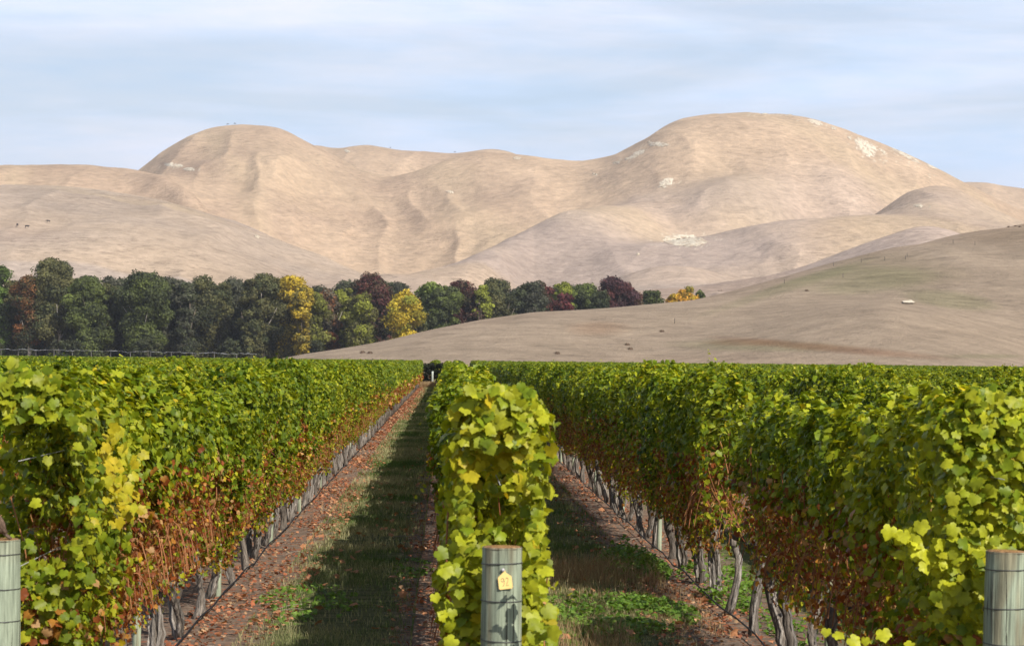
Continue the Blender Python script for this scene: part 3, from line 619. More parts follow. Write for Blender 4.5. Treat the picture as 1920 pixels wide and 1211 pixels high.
# ------------------------------------------------------------------ posts, wires, hose
def post_mesh(r_, h, rings, k=28, seg=26, checks=True, base=(.25, .29, .215)):
    z = np.linspace(-.3, h, seg); th = np.arange(k) * 2 * math.pi / k
    V = []; Cc = []
    ph = rng.uniform(0, 50)
    for zz in z:
        rr = r_ * (1.0 + .02 * (fbm(th * 1.6 + ph, th * 0 + zz * 1.3, 3, 3) - .5) + .02 * (h - zz) / h)
        rr = rr * (1 - .03 * (fbm(th * 5 + ph, th * 0 + zz * .6, 8, 2) > .66))
        V.append(np.stack([np.cos(th) * rr, np.sin(th) * rr, np.full(k, zz)], 1))
        c = np.array(base) * (.82 + .42 * fbm(th * 3 + ph, th * 0 + zz * 1.1, 21, 3))[:, None]
        br = np.clip((fbm(th * 2 + ph, th * 0 + zz * 2, 33, 3) - .56) * 6, 0, .6)[:, None]; c = c * (1 - br) + np.array((.17, .13, .075)) * br
        if zz > h - .07: c = c * .8 + np.array((.16, .12, .07)) * .25
        Cc.append(c)
    V = np.vstack(V); Cc = np.vstack(Cc); Fs = []
    for i in range(seg - 1):
        for j in range(k):
            a = i * k + j; b = i * k + (j + 1) % k; Fs += [(a, b, b + k), (a, b + k, a + k)]
    return mesh_np('post_body', V, Fs, Cc, True, M['postwood'])
def cap_mesh(r_, h, k=28):
    V = [(0, 0, h + .004)]; Cc = [(.30, .17, .07)]; Fs = []
    th = np.arange(k) * 2 * math.pi / k
    for j, (rr, zz) in enumerate(((.5, .005), (.9, .003), (1.01, -.006))):
        for t in th: V.append((math.cos(t) * r_ * rr, math.sin(t) * r_ * rr, h + zz)); Cc.append(np.array([(.30, .165, .06), (.24, .14, .07), (.10, .085, .06)][j]) * rng.uniform(.75, 1.2))
    for j in range(k):
        Fs.append((0, 1 + j, 1 + (j + 1) % k))
        for q in range(2):
            a = 1 + q * k + j; b = 1 + q * k + (j + 1) % k; Fs += [(a, a + k, b + k), (a, b + k, b)]
    return mesh_np('end_grain', V, Fs, Cc, True, M['postwood'])
def ring_mesh(r_, z, tilt):
    mb = MB(); t = np.linspace(0, 2 * math.pi, 33)
    mb.tube(np.stack([np.cos(t) * (r_ + .0015), np.sin(t) * (r_ + .0015), z + tilt * np.cos(t + .7)], 1), .0026, 5, (.05, .05, .05), cap=False)
    return mb.mesh('wire_wrap', M['wire'])
def end_post(px, D, top_py, r_, rings, label, lean=0):
    p = at(px, top_py, D); h = p.z
    root = empty('end_post', (p.x, D, 0)); tag(root, label, 'fence post', 'round wooden end posts of the vine rows')
    link('post_body', post_mesh(r_, h, rings), root); link('end_grain', cap_mesh(r_, h), root)
    for d in rings: link('wire_wrap', ring_mesh(r_, h - d, rng.uniform(-.004, .004)), root)
    mb = MB()
    for i in range(9):                                               # drying splits in the wood
        a = rng.uniform(math.pi, 2 * math.pi); z1 = rng.uniform(.15, h); z0 = max(z1 - rng.uniform(.08, .45), 0); t = np.linspace(0, 1, 7); aa = a + .03 * np.sin(t * 5 + i)
        mb.tube(np.stack([np.cos(aa) * (r_ * 1.003), np.sin(aa) * (r_ * 1.003), z0 + (z1 - z0) * t], 1), .0022 * np.sin(t * 2.8 + .15), 4, (.05, .045, .035))
    link('splits', mb.mesh('splits', M['plain']), root)
    root.rotation_euler = (0, lean, 0)
    return root, p, h
r0, p0, h0 = end_post(946, 10.55, 1026, .0885, [.07, .232, .405, .6], 'round weathered end post of the middle row carrying the yellow tag')
rL, pL, hL = end_post(14, 12.5, 1010, .100, [.075, .25, .42, .6], 'round grey-green end post at the left edge with a bird on it', R(-.8))
rR, pR, hR = end_post(1881, 11.45, 1036, .098, [.085, .27, .44, .62], 'round weathered end post at the right edge beside bright yellow-green leaves', R(.9))
# tag with its number, nail
def tag_plate():
    root = empty('number_tag', (p0.x + .012, p0.y - .0885 - .004, h0 - .135)); tag(root, 'small yellow plastic tag marked 92 nailed to the middle post', 'tag')
    root.rotation_euler = (R(-3), R(-7), 0)
    pts = [(-.030, .012), (-.008, .030), (-.004, .044), (.004, .044), (.008, .030), (.030, .012), (.030, -.036), (.026, -.040), (-.026, -.040), (-.030, -.036)]
    n = len(pts); V = [(x, -.0016, z) for x, z in pts] + [(x, .0016, z) for x, z in pts]
    Fs = [[i for i in range(n)], [2 * n - 1 - i for i in range(n)]] + [[i, i + n, (i + 1) % n + n, (i + 1) % n] for i in range(n)]
    me = bpy.data.meshes.new('plate'); me.from_pydata(V, [], Fs); me.update()
    a = me.color_attributes.new('tint', 'FLOAT_COLOR', 'POINT'); a.data.foreach_set('color', np.tile((.80, .58, .22, 1), len(V)).astype(np.float32))
    me.materials.append(M['plain']); plate = link('plate', me, root)
    mb = MB()
    def stroke(P): mb.tube(np.array([(x, -.0022, z) for x, z in P]), .0011, 4, (.16, .15, .13))
    t = np.linspace(0, 2 * math.pi, 13)
    stroke([(-.0105 + .0062 * math.cos(a), .000 + .0082 * math.sin(a)) for a in t] )
    stroke([(-.0045, .001), (-.0040, -.010), (-.007, -.020), (-.011, -.026)])
    stroke([(.004, .004), (.007, .0085), (.0115, .008), (.0135, .003), (.012, -.005), (.007, -.015), (.003, -.025), (.008, -.0245), (.0145, -.024)])
    link('number', mb.mesh('number', M['plain'], False), plate)
    nb = MB(); t = np.linspace(0, 1, 4)
    nb.tube(np.array([(-.004, .01 - .02 * a, .043) for a in t]), [.003, .003, .0085, .0065], 12, (.42, .40, .40))
    link('nail', nb.mesh('nail', M['wire']), root)
tag_plate()
# thin intermediate posts
pm = {}
def line_post(k, y, lean, label):
    if 'm' not in pm:
        pm['m'] = post_mesh(.03, 1.7, [], k=12, seg=14, base=(.30, .34, .25)); pm['c'] = cap_mesh(.03, 1.7, 12); pm['c'].name = 'end_grain'
    root = empty('line_post', (rowx(k) + rng.uniform(-.03, .03), y, 0), rng.uniform(0, 6)); root.rotation_euler[0] = lean
    tag(root, label, 'fence post', 'thin line posts inside the vine rows')
    link('post_body', pm['m'], root); link('end_grain', pm['c'], root)
for k in (-1, 0, 1):
    for j in range(14):
        y = {-1: 17.2, 0: 15.5, 1: 16.6}[k] + j * 6.4 * (1 + .02 * ((j * 7) % 3))
        if k == 1 and 19 < y < 24: continue
        line_post(k, y, rng.uniform(-.02, .02), ('thin pale wooden line post, %s from the near end of %s' % (ORD[j], {0: 'the middle row', -1: 'the left front row', 1: 'the right front row'}[k])) if j < 6 else 'thin pale wooden line post, %s from the near end of %s' % (ordw(j), {0: 'the middle row', -1: 'the left front row', 1: 'the right front row'}[k]))
def wires():
    for k in (-1, 0, 1):
        for z, nm in ((.80, 'lowest'), (1.25, 'middle'), (1.8, 'upper')):
            mb = MB(); ys = np.linspace(START[k] - .35, BLOCK_END, 40)
            mb.tube(np.stack([np.full(40, rowx(k)), ys, np.full(40, z)], 1), .0022, 4, (.35, .35, .35))
            tag(link('trellis_wire', mb.mesh('trellis_wire', M['wire'])), '%s thin trellis wire running through %s' % (nm, rowname(k)), 'wire', 'trellis wires of the vine rows')
        mb = MB(); ys = np.linspace(START[k] - .2, BLOCK_END, 160)
        mb.tube(np.stack([rowx(k) + (.09 if k < 0 else -.09) + .01 * np.sin(ys), ys, .07 + .03 * np.sin(ys * 1.9) * np.sin(ys * .4)], 1), .008, 6, (.012, .012, .014))
        tag(link('irrigation_hose', mb.mesh('irrigation_hose', M['plain'])), 'black drip hose strung along the trunks of %s' % rowname(k), 'hose', 'drip hoses under the vine rows')
wires()
# end post before the shade stand-in shrubs at the alley end
p = at(812, 722, 208); mb = MB(); mb.tube([(0, 0, -.2), (0, 0, 1.0), (0.01, 0, 1.3)], [.085, .08, .08], 12, (.42, .45, .40), rn=.03)
o = tag(link('end_post', mb.mesh('end_post', M['postwood']), None, (p.x, 208, 0)), 'pale end post of the next block at the far end of the grass alley', 'fence post')

# ------------------------------------------------------------------ litter, grass, weeds
def litter():
    V, Fl, Cl = [], [], []; base = [0]
    for k, xs, n in ((-1, (-.1, .85), 26000), (0, (-.75, .75), 18000), (1, (-.9, .3), 22000), (2, (-.6, .6), 500)):
        y = 9 + 190 * rng.random(n) ** 2.1; x = rowx(k) + rng.uniform(xs[0], xs[1], n)
        keep = rng.random(n) < np.clip((fbm(x * 1.3 + 40, y * .5, 12, 3) - .25) * 2.2, .12, 1); x, y = x[keep], y[keep]; m_ = len(x)
        Nn = rng.normal(0, .38, (m_, 3)) + [0, 0, 1]; T = rng.normal(0, 1, (m_, 3))
        pal = np.array([(.34, .115, .055), (.42, .19, .10), (.50, .30, .17), (.24, .09, .05), (.36, .24, .14)])
        C = pal[rng.choice(5, m_, p=[.3, .27, .13, .18, .12])] * rng.uniform(.7, 1.2, (m_, 1))
        P = np.stack([x, y, np.full(m_, .014) + rng.random(m_) * .02], 1)
        leafset(P, Nn, T, rng.uniform(.018, .05, m_) * np.clip(y / 45, 1, 2.2), C, 'mid', V, Fl, Cl, base)
    n = 700; x = rng.uniform(-2, 2.6, n); y = 14 + 60 * rng.random(n)
    leafset(np.stack([x, y, np.full(n, .05)], 1), rng.normal(0, .4, (n, 3)) + [0, 0, 1], rng.normal(0, 1, (n, 3)), rng.uniform(.05, .09, n), np.tile((.42, .2, .10), (n, 1)), 'mid', V, Fl, Cl, base)
    tag(link('leaf_litter', mesh_np('leaf_litter', np.vstack(V), np.vstack(Fl), np.vstack(Cl), False, M['dry'])), 'fallen red-brown vine leaves on the soil strips', None, None, 'stuff')
    mb = MB()
    for i in range(260):
        k = rng.choice([-1, 0, 1]); x = rowx(k) + rng.uniform(-.7, .7); y = 12 + 60 * rng.random() ** 1.4; a = rng.uniform(0, 3.1); ll = rng.uniform(.1, .4)
        t = np.linspace(0, 1, 4); mb.tube(np.stack([x + math.cos(a) * ll * t, y + math.sin(a) * ll * t * 1.6, .02 + .03 * np.sin(t * 3)], 1), .004, 4, np.array((.26, .21, .17)) * rng.uniform(.6, 1.2), cap=False)
    tag(link('pruned_twigs', mb.mesh('pruned_twigs', M['cane'])), 'grey pruned twigs lying on the soil strips', None, None, 'stuff')
litter()
def blades(x, y, h, wd, C, lean=.35):
    n = len(x); a = rng.uniform(0, 6.28, n); la = rng.uniform(0, 6.28, n); ll = h * rng.uniform(.1, lean * 2, n)
    b = np.stack([np.cos(a) * wd, np.sin(a) * wd, 0 * a], 1); p = np.stack([x, y, 0 * x], 1)
    mid = p + np.stack([np.cos(la) * ll * .35, np.sin(la) * ll * .35, h * .6], 1); tip = p + np.stack([np.cos(la) * ll, np.sin(la) * ll, h], 1)
    V = np.stack([p - b, p + b, mid + b * .7, mid - b * .7, tip], 1).reshape(-1, 3)
    f = np.array([(0, 1, 2), (0, 2, 3), (3, 2, 4)]); Fs = (f[None] + (np.arange(n) * 5)[:, None, None]).reshape(-1, 3)
    return V, Fs, np.repeat(C, 5, axis=0)
def grass():
    Vs, Fs, Cs = [], [], []; b = 0
    for xa, n in ((-1, 90000), (0, 80000), (1, 6000)):
        x = rowx(xa) + SP / 2 + np.clip(rng.normal(0, .36, n), -.72, .72); y = 14 + 76 * rng.random(n) ** 1.6
        far_ = rng.random(n) < .14; y[far_] = rng.uniform(60, 203, far_.sum())
        q = fbm(x * 1.1, y * .7, 61, 3); keep = rng.random(n) < np.clip((q - .2) * 2.6, .15, 1); x, y, q = x[keep], y[keep], q[keep]
        t = np.clip((fbm(x * .9 + 7, y * .6, 71, 3) - .3) * 2.2 + rng.normal(0, .25, len(x)), 0, 1)[:, None]
        C = lerp(np.array((.08, .14, .03)), np.array((.36, .33, .18)), t) * rng.uniform(.7, 1.3, (len(x), 1))
        sc = np.clip(y / 26, .7, 6)
        V, f, C = blades(x, y, rng.uniform(.03, .075, len(x)) * np.sqrt(np.minimum(sc, 2.5)), .003 * sc, C); Vs.append(V); Fs.append(f + b); Cs.append(C); b += len(V)
    # the tall dry tussocks across the right alley and at the end of the left one
    for (xa, xb, ya, yb, n, h0_, h1_) in ((.75, 2.35, 25.0, 27.4, 3600, .05, .26), (-2.1, .2, 198, 205, 5000, .2, .55), (.9, 1.6, 18, 21, 1200, .08, .18), (.75, 2.5, 20.5, 25, 3500, .03, .10)):
        x = rng.uniform(xa, xb, n); y = rng.uniform(ya, yb, n); wd = .0022 if ya < 100 else .012
        C = lerp(np.array((.22, .12, .07)), np.array((.42, .33, .18)), rng.random((n, 1)))
        V, f, C = blades(x, y, rng.uniform(h0_, h1_, n), wd, C, .3); Vs.append(V); Fs.append(f + b); Cs.append(C); b += len(V)
    tag(link('grass', mesh_np('grass', np.vstack(Vs), np.vstack(Fs), np.vstack(Cs), False, M['grass_blade'])), 'thin dry and green grass growing in the alleys', None, None, 'stuff')
    # low leafy weeds
    V, Fl, Cl = [], [], []; base = [0]
    for (cx, cy, rx, ry, n, hh) in ((1.65, 22.6, .75, 2.0, 5200, .09), (2.15, 27.2, .42, 1.8, 1800, .28), (1.3, 20.4, .4, .7, 500, .06), (-.35, 27, .25, 1.2, 350, .06), (-1.3, 23, .5, 2.0, 500, .05), (2.9, 25, .4, 2.5, 1400, .35), (3.3, 21.5, .5, 4, 1600, .3)):
        r_ = np.sqrt(rng.random(n)); a = rng.uniform(0, 6.28, n); x = cx + rx * r_ * np.cos(a); y = cy + ry * r_ * np.sin(a)
        kp = rng.random(n) < np.clip((fbm(x * 2.2 + 3, y * 1.1, 91, 3) - .36) * 5, .04, 1); x, y, r_ = x[kp], y[kp], r_[kp]; n = len(x)
        hgt = hh * (1 - r_ ** 2) * rng.random(n) ** .7 * (.4 + 1.2 * fbm(x * 3, y * 2, 5, 2)) + .015
        C = lerp(np.array((.085, .18, .02)), np.array((.20, .32, .05)), rng.random((n, 1)))
        leafset(np.stack([x, y, hgt], 1), rng.normal(0, .45, (n, 3)) + [0, -.1, 1], rng.normal(0, 1, (n, 3)), rng.uniform(.03, .055, n), C, 'mid', V, Fl, Cl, base)
    tag(link('clover', mesh_np('clover', np.vstack(V), np.vstack(Fl), np.vstack(Cl), False, M['leaf'])), 'bright green low clover and weeds in the right alley', None, None, 'stuff')
grass()

# ------------------------------------------------------------------ trees
DG = (.048, .058, .026); OG = (.11, .105, .040); MG = (.10, .125, .030); YG = (.20, .22, .03); YE = (.46, .34, .03); ORG = (.46, .24, .03)
RST = (.22, .085, .03); BRW = (.13, .085, .045); MAR = (.085, .028, .026); GRY = (.085, .085, .06)
def tree(px, top_py, wpx, D, c1, c2, label, cat='tree', mixf=.35, pale=False, zb=None, low=.1, name='broadleaf_tree', grp='trees in the belt below the hills', fsz=.5):
    z0 = 0.0 if zb is None else zb
    zt = zat(px, top_py, D); H = max(zt - z0, 2.0); W = wpx * (1.3 if px > 1080 else 1.06) / F * D / 2; x = tanx(px) * D
    root = empty(name, (x, D, z0)); tag(root, label, cat, grp)
    mb = MB(); t = np.linspace(0, 1, 7); tc_ = np.array((.42, .38, .33)) if pale else np.array((.16, .13, .10))
    P = np.stack([.5 * np.sin(t * 2 + px) * (H / 22), 0 * t, -.3 + t * H * .8], 1); r_ = (.030 * H) * (1 - .8 * t) * (.62 if H > 8 else .5)
    mb.tube(P, r_, 8, tc_, rn=.06)
    for i in range(6):
        a = rng.uniform(0, 6.28); s = rng.uniform(.25, .6); q = P[0] * (1 - s) + P[-1] * s; tt = np.linspace(0, 1, 4)[:, None]
        mb.tube(q + np.array([math.cos(a) * W * .7, math.sin(a) * W * .7, H * .22]) * tt + np.array([0, 0, H * .06]) * tt ** 2, r_[0] * np.array([.45, .32, .2, .1]), 6, tc_)
    link('trunk', mb.mesh('trunk', M['treebark']), root)
    nc = int(36 + H * 2.6); lop = rng.normal(0, .22, 2); V, Fl, Cl = [], [], []; base = [0]; c1 = np.array(c1); c2 = np.array(c2)
    zz = low + (1 - low) * rng.random(nc) ** .85; prof = np.sqrt(np.clip(1 - ((zz - .52) / .56) ** 2, .08, 1)) * np.clip(.65 + zz * .5, 0, 1)
    a = rng.uniform(0, 6.28, nc); rr = np.sqrt(rng.random(nc)) * rng.choice([.62, .78, .98], nc, p=[.5, .35, .15])
    cx = (np.cos(a) * rr + lop[0] * zz) * W * prof * 1.05; cy = (np.sin(a) * rr + lop[1] * zz) * W * prof; cz = zz * (H * .9) + .02 * H
    cr_ = np.minimum(W * .34, H * .11) * rng.uniform(.4, 1.45, nc)
    cz = np.minimum(cz, H - cr_ * .8)
    for i in range(nc):
        n = int(4 * math.pi * cr_[i] ** 2 * .95 / (.5 * fsz * fsz)) + 8
        d_ = unit(rng.normal(0, 1, (n, 3)) + [0, -.15, .35]); rad = cr_[i] * rng.uniform(.55, 1.08, n) * (.8 + .4 * vn(d_[:, 0] * 3 + i, d_[:, 2] * 3 + i, 4))
        Pp = np.array([cx[i], cy[i], cz[i]]) + d_ * rad[:, None] * [1.1, 1.1, .85]
        f = np.clip(mixf + rng.normal(0, .4) + .25 * (cz[i] / H - .5), 0, 1)
        C = lerp(c1, c2, np.clip(f + rng.normal(0, .2, (n, 1)), 0, 1)) * rng.uniform(.6, 1.35, (n, 1)) * rng.uniform(.65, 1.45)
        leafset(Pp, d_ + rng.normal(0, .5, (n, 3)), rng.normal(0, 1, (n, 3)), fsz * rng.uniform(.6, 1.3, n), C, 'low', V, Fl, Cl, base)
    link('crown', mesh_np('crown', np.vstack(V), np.vstack(Fl), np.vstack(Cl), False, M['tree_leaf']), root)
    return root
TREES = [
 (20, 520, 44, 668, DG, OG, 'olive tree squeezed between the left edge tree and the rust red one', .5, 0),
 (80, 520, 40, 668, DG, RST, 'brownish tree between the rust red tree and the tallest tree', .3, 0),
 (142, 517, 46, 668, DG, MG, 'green shoulder tree leaning right of the tallest tree', .6, 0),
 (200, 522, 44, 650, DG, OG, 'narrow upright olive tree, left of the broad green tree', .5, 0),
 (246, 518, 40, 668, DG, MG, 'slim green tree touching the left side of the broad green tree', .5, 0),
 (298, 522, 42, 668, DG, MG, 'slim green tree touching the right side of the broad green tree', .6, 0),
 (352, 523, 46, 652, DG, GRY, 'ragged grey-green tree left of the tree with the olive patch', .5, 0),
 (414, 521, 42, 668, DG, OG, 'upright tree with small yellowish tips before the low-topped dark tree', .6, 0),
 (466, 517, 46, 650, DG, OG, 'upright dark olive tree left of the wide olive crown', .4, 0),
 (520, 516, 44, 664, OG, YE, 'tree with yellow patches on its top left of the golden tree', .35, 0),
 (568, 534, 42, 644, OG, YE, 'lower tree with scattered orange-yellow leaves right of the golden tree', .45, 0),
 (724, 528, 40, 668, DG, MAR, 'dark shouldered tree between the maroon dome and the bright yellow tree', .4, 0),
 (782, 560, 40, 650, DG, OG, 'low dark tree filling the notch right of the bright yellow tree', .4, 0), # px, top, width, D, c1, c2, label, mix, pale
 (-8, 496, 74, 660, DG, (.12,.19,.03), 'bright green tree at the left edge of the tree belt', .6, 0),
 (52, 514, 66, 655, DG, RST, 'rust red topped tree near the left edge', .45, 1),
 (108, 482, 84, 660, DG, OG, 'tallest dark olive tree with a pale trunk at the left', .6, 1),
 (172, 513, 84, 655, DG, MG, 'mid green tree just right of the tallest tree', .5, 0),
 (222, 514, 62, 665, DG, GRY, 'dull grey-green tree between two brighter green trees on the left', .5, 0),
 (268, 513, 96, 655, DG, MG, 'broad green tree with a pale lower trunk in the left belt', .55, 1),
 (322, 519, 66, 665, DG, GRY, 'narrow dark grey-green tree with a small pointed top', .4, 0),
 (384, 518, 86, 655, DG, OG, 'dark tree with an olive patch halfway down its crown', .4, 0),
 (440, 525, 80, 665, DG, GRY, 'low-topped dark tree left of the olive one', .35, 0),
 (492, 514, 88, 655, DG, OG, 'wide olive crowned tree left of the big yellow tree', .5, 1),
 (548, 519, 66, 650, OG, YE, 'big tree turning golden yellow in the middle of the belt', .55, 0),
 (588, 545, 66, 646, OG, YG, 'yellow-green lower tree beside the golden one', .5, 0),
 (622, 541, 52, 655, GRY, RST, 'thin rusty grey tree with bare branches', .35, 1),
 (652, 534, 56, 658, OG, YG, 'slim yellow-green tree left of the dark maroon top', .7, 0),
 (698, 514, 82, 665, DG, MAR, 'tree with a dark maroon domed top', .6, 0),
 (684, 548, 62, 645, OG, YG, 'olive yellow tree standing in front of the maroon top', .45, 0),
 (756, 546, 70, 640, YG, YE, 'bright yellow tree at the foot of the pale hill gap', .65, 0),
 (804, 524, 58, 660, MG, (.14,.19,.035), 'light green rounded tree right of the gap', .6, 0),
 (838, 536, 66, 655, DG, MG, 'mid green tree under the light green rounded one', .5, 0),
 (872, 520, 68, 670, DG, MAR, 'dark red topped tree in the right half of the belt', .75, 0),
 (905, 528, 34, 665, MG, YG, 'small yellow-green treetop right of the dark red one', .8, 0),
 (942, 519, 64, 680, DG, OG, 'dark green tree above the slope with pale stones', .5, 0),
 (986, 522, 66, 690, DG, GRY, 'second dark green tree of the pair on the slope', .45, 0),
 (1018, 519, 42, 700, DG, (.12,.03,.03), 'crimson brown treetop next to a yellow-green one', .85, 0),
 (1052, 519, 46, 710, MG, YG, 'yellow-green treetop between crimson and green crowns', .7, 0),
 (1058, 545, 44, 665, DG, (.13,.03,.035), 'low crimson shrub-like tree in front of the belt', .9, 0),
 (1092, 531, 58, 715, DG, MG, 'green tree with brownish tips towards the belt end', .5, 0),
 (1122, 546, 34, 720, DG, DG, 'small dark tree just left of the purple tree', .3, 0),
 (1154, 521, 62, 730, MAR, (.06,.03,.035), 'dark purple domed tree standing above its neighbours', .5, 0),
 (1182, 541, 32, 730, MAR, BRW, 'small brownish purple tree leaning against the purple one', .6, 0),
 (1222, 545, 46, 740, DG, MG, 'low dark green bush near the right end of the belt', .5, 0),
 (1262, 549, 34, 745, YE, ORG, 'low orange-yellow bush near the right end of the belt', .5, 0),
 (1288, 537, 32, 755, YG, ORG, 'taller orange bush second from the right end', .6, 0),
 (1313, 541, 22, 765, DG, MG, 'last small green bush at the right end of the belt', .6, 0),
]
for (px, tp, wd, D, c1, c2, lb, mf, pale) in TREES:
    if px > 600:
        Dc = float(ip(np.array([px]), [h for h in HILLS if h[0] == 'n'][0][2])[0]); D = max(D, Dc + 105) if px < 1100 else Dc + 70
    zb = float(terrain(np.array([px * 1.0]), np.array([float(D)]))[0]) - .4
    if zb < 1: zb = 0
    D += rng.uniform(-9, 9) if px < 600 else 0
    tree(px, tp, wd, D, c1, c2, lb, mixf=mf, pale=bool(pale), zb=zb, low=(.2 if pale else .03) if px < 600 else .02)
for i, px in enumerate(np.arange(-40, 740, 43)):                        # the second line, mostly behind the first
    tree(px, 536 + 10 * math.sin(i * 2.3), 84, 700, DG, GRY, 'dark tree in the back line of the belt, %s from the left' % ordw(i), mixf=.25, low=.0, grp='dark trees in the back line of the belt')
for i, px in enumerate(np.arange(820, 1110, 48)):
    Dc = float(ip(np.array([px]), [h for h in HILLS if h[0] == 'n'][0][2])[0]) + 175; zb = float(terrain(np.array([px * 1.0]), np.array([Dc]))[0]) - .4
    tree(px, 540 + 5 * math.sin(i * 2.3), 70, Dc, DG, GRY, 'dark tree half hidden behind the right part of the belt, %s there from the left' % ordw(i), mixf=.25, zb=max(zb, 0), low=.0, grp='dark trees in the back line of the belt')
for i, px in enumerate(np.arange(-30, 640, 31)):                        # understorey
    if i % 5 != 0: continue
    tree(px + 8 * math.sin(i * 5), 620 + rng.uniform(-22, 20), rng.uniform(38, 70), 636 + 6 * math.sin(i), (.035, .045, .022), (.06, .065, .03), 'dark bushy shrub at the foot of the tree belt, %s from the left' % ordw(i), 'shrub', .5, low=.0, name='shrub', grp='shrubs at the foot of the tree belt')
# near-black shrubs added as the shaded face closing the alley; the thin one is a plant
for (px, tp, wd, lb) in ((798, 696, 40, 'added shrub coloured dark as shade, left of the far white post at the alley end'), (829, 696, 36, 'added shrub coloured dark as shade, right of the far white post at the alley end'), (911, 682, 13, 'thin dark upright shrub rising above the far vines')):
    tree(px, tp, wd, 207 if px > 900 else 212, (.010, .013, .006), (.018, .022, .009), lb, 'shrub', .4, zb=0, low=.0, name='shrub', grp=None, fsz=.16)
# tall shoots standing above the far canopy are part of the vines

# ------------------------------------------------------------------ white wire fence in front of the belt
def far_fence():
    A = at(-60, 655, 560); B = at(482, 665, 470)
    n = 120; t = np.linspace(0, 1, n)[:, None]; root = empty('long_white_fence', tuple(A.lerp(B, .5).to_2d()) + (0,)); o_ = np.array(root.location)
    tag(root, 'long thin white line of bunched netting on low posts before the tree belt', 'fence')
    mb = MB(); P = lerp(np.array(A), np.array(B), t) - o_; P[:, 2] += .10 * np.sin(t[:, 0] * 60) + rng.normal(0, .07, n)
    mb.tube(P, .025 + .085 * rng.random(n) ** 2, 5, (.50, .52, .53), rn=.3); link('netting', mb.mesh('netting', M['plain']), root)
    for i in range(0, n, 8):
        q = P[i]; m2 = MB(); m2.tube([(q[0], q[1], 0), (q[0], q[1], q[2])], [.09, .07], 6, (.14, .13, .12)); link('fence_post', m2.mesh('fence_post', M['treebark']), root)
far_fence()

# ------------------------------------------------------------------ pale outcrops, fence posts, thistles and cattle on the hills
def outcrop(cx, cy, w_, h_, n, ang, label, sz=2.2):
    c = find(cx, cy); root = np.array(c); nr, na = 9, 64; ph = rng.uniform(0, 99); a_ = R(ang)
    V = [(0, 0, .1)]; Fs = []; th = np.arange(na) * 2 * math.pi / na
    edge = .4 + .75 * fbm(np.cos(th) * 1.3 + ph, np.sin(th) * 1.3 + ph, 5, 4) + rng.uniform(-.05, .05, na)
    for r_ in range(1, nr + 1):
        for j in range(na):
            q_ = r_ / nr * edge[j]; dx = math.cos(th[j]) * q_ * w_ / 2; dy = math.sin(th[j]) * q_ * h_ * .66
            q = np.array(find(cx + dx * math.cos(a_) - dy * math.sin(a_), cy + dx * math.sin(a_) + dy * math.cos(a_), dmin=c.y * .8, dmax=c.y * 1.25, n=180)) - root
            q[2] += (.45 if sz > 1 else .16) - (.7 if sz > 1 else .22) * (r_ / nr) ** 2 + sz * .05 * rng.random(); V.append(q)
    for j in range(na):
        Fs.append((0, 1 + j, 1 + (j + 1) % na))
        for r_ in range(nr - 1):
            p_ = 1 + r_ * na + j; p2 = 1 + r_ * na + (j + 1) % na; Fs += [(p_, p_ + na, p2 + na), (p_, p2 + na, p2)]
    VA = np.array([tuple(v) for v in V]); sp_ = max(np.ptp(VA[:, 0]), 1); rg = np.concatenate([[0], np.repeat(np.arange(1, nr + 1), na)]) / nr; mk = np.clip(-.9 * rg ** 3 + (fbm(VA[:, 0] / sp_ * 9 + ph, VA[:, 1] / sp_ * 9 + VA[:, 2] / sp_ * 30, 3, 3) - .30) * 8 + rng.normal(0, .25, len(V)), 0, 1)[:, None]
    C = lerp(np.array((.40, .30, .21)), np.array((.62, .55, .43)), mk) * rng.uniform(.85, 1.1, (len(V), 1))
    tag(link('chalk_outcrop', mesh_np('chalk_outcrop', V, Fs, C, False, M['rock']), None, root), label, 'rock outcrop', 'pale bare rock outcrops on the hills')
OUT = [(322, 313, 44, 7, 60, 6, 'pale scar just under the left peak, left piece'), (352, 320, 28, 6, 34, 3, 'pale scar just under the left peak, right piece'),
 (1232, 272, 50, 7, 60, 2, 'flat pale scar on the left shoulder of the big right hill'), (1190, 291, 38, 9, 50, -30, 'slanting pale scar left of the big right hill top'),
 (1153, 306, 18, 4, 14, -5, 'tiny pale scar low on the saddle ridge'), (1248, 342, 36, 14, 60, -15, 'bright pale scar halfway down the big right hill'),
 (1285, 452, 90, 22, 120, 5, 'wide stony pale patch low in the middle of the right hills'), (1620, 276, 70, 26, 90, 35, 'pale stony chute high on the right side of the big hill'),
 (1700, 293, 90, 7, 70, 28, 'line of pale stones along the right skyline of the big hill'), (1525, 228, 40, 8, 24, 15, 'sprinkle of pale stones on the right end of the summit'),
 (1720, 386, 26, 6, 30, 0, 'small pale scar on the rounded knoll at the right'), (1703, 566, 30, 5, 40, 0, 'small white stony patch on the near brown slope'),
 (841, 362, 20, 4, 14, 6, 'tiny pale scar in the middle of the tan valley side'), (966, 298, 24, 4, 16, 3, 'tiny pale scar by the skyline saddle'),
 (647, 286, 14, 5, 14, 20, 'tiny pale scar right of the left peak'), (1195, 479, 10, 3, 8, 0, 'single pale stone group left of the wide stony patch'), (480, 445, 16, 4, 10, 25, 'tiny brown and pale scar on the left grey slope')]
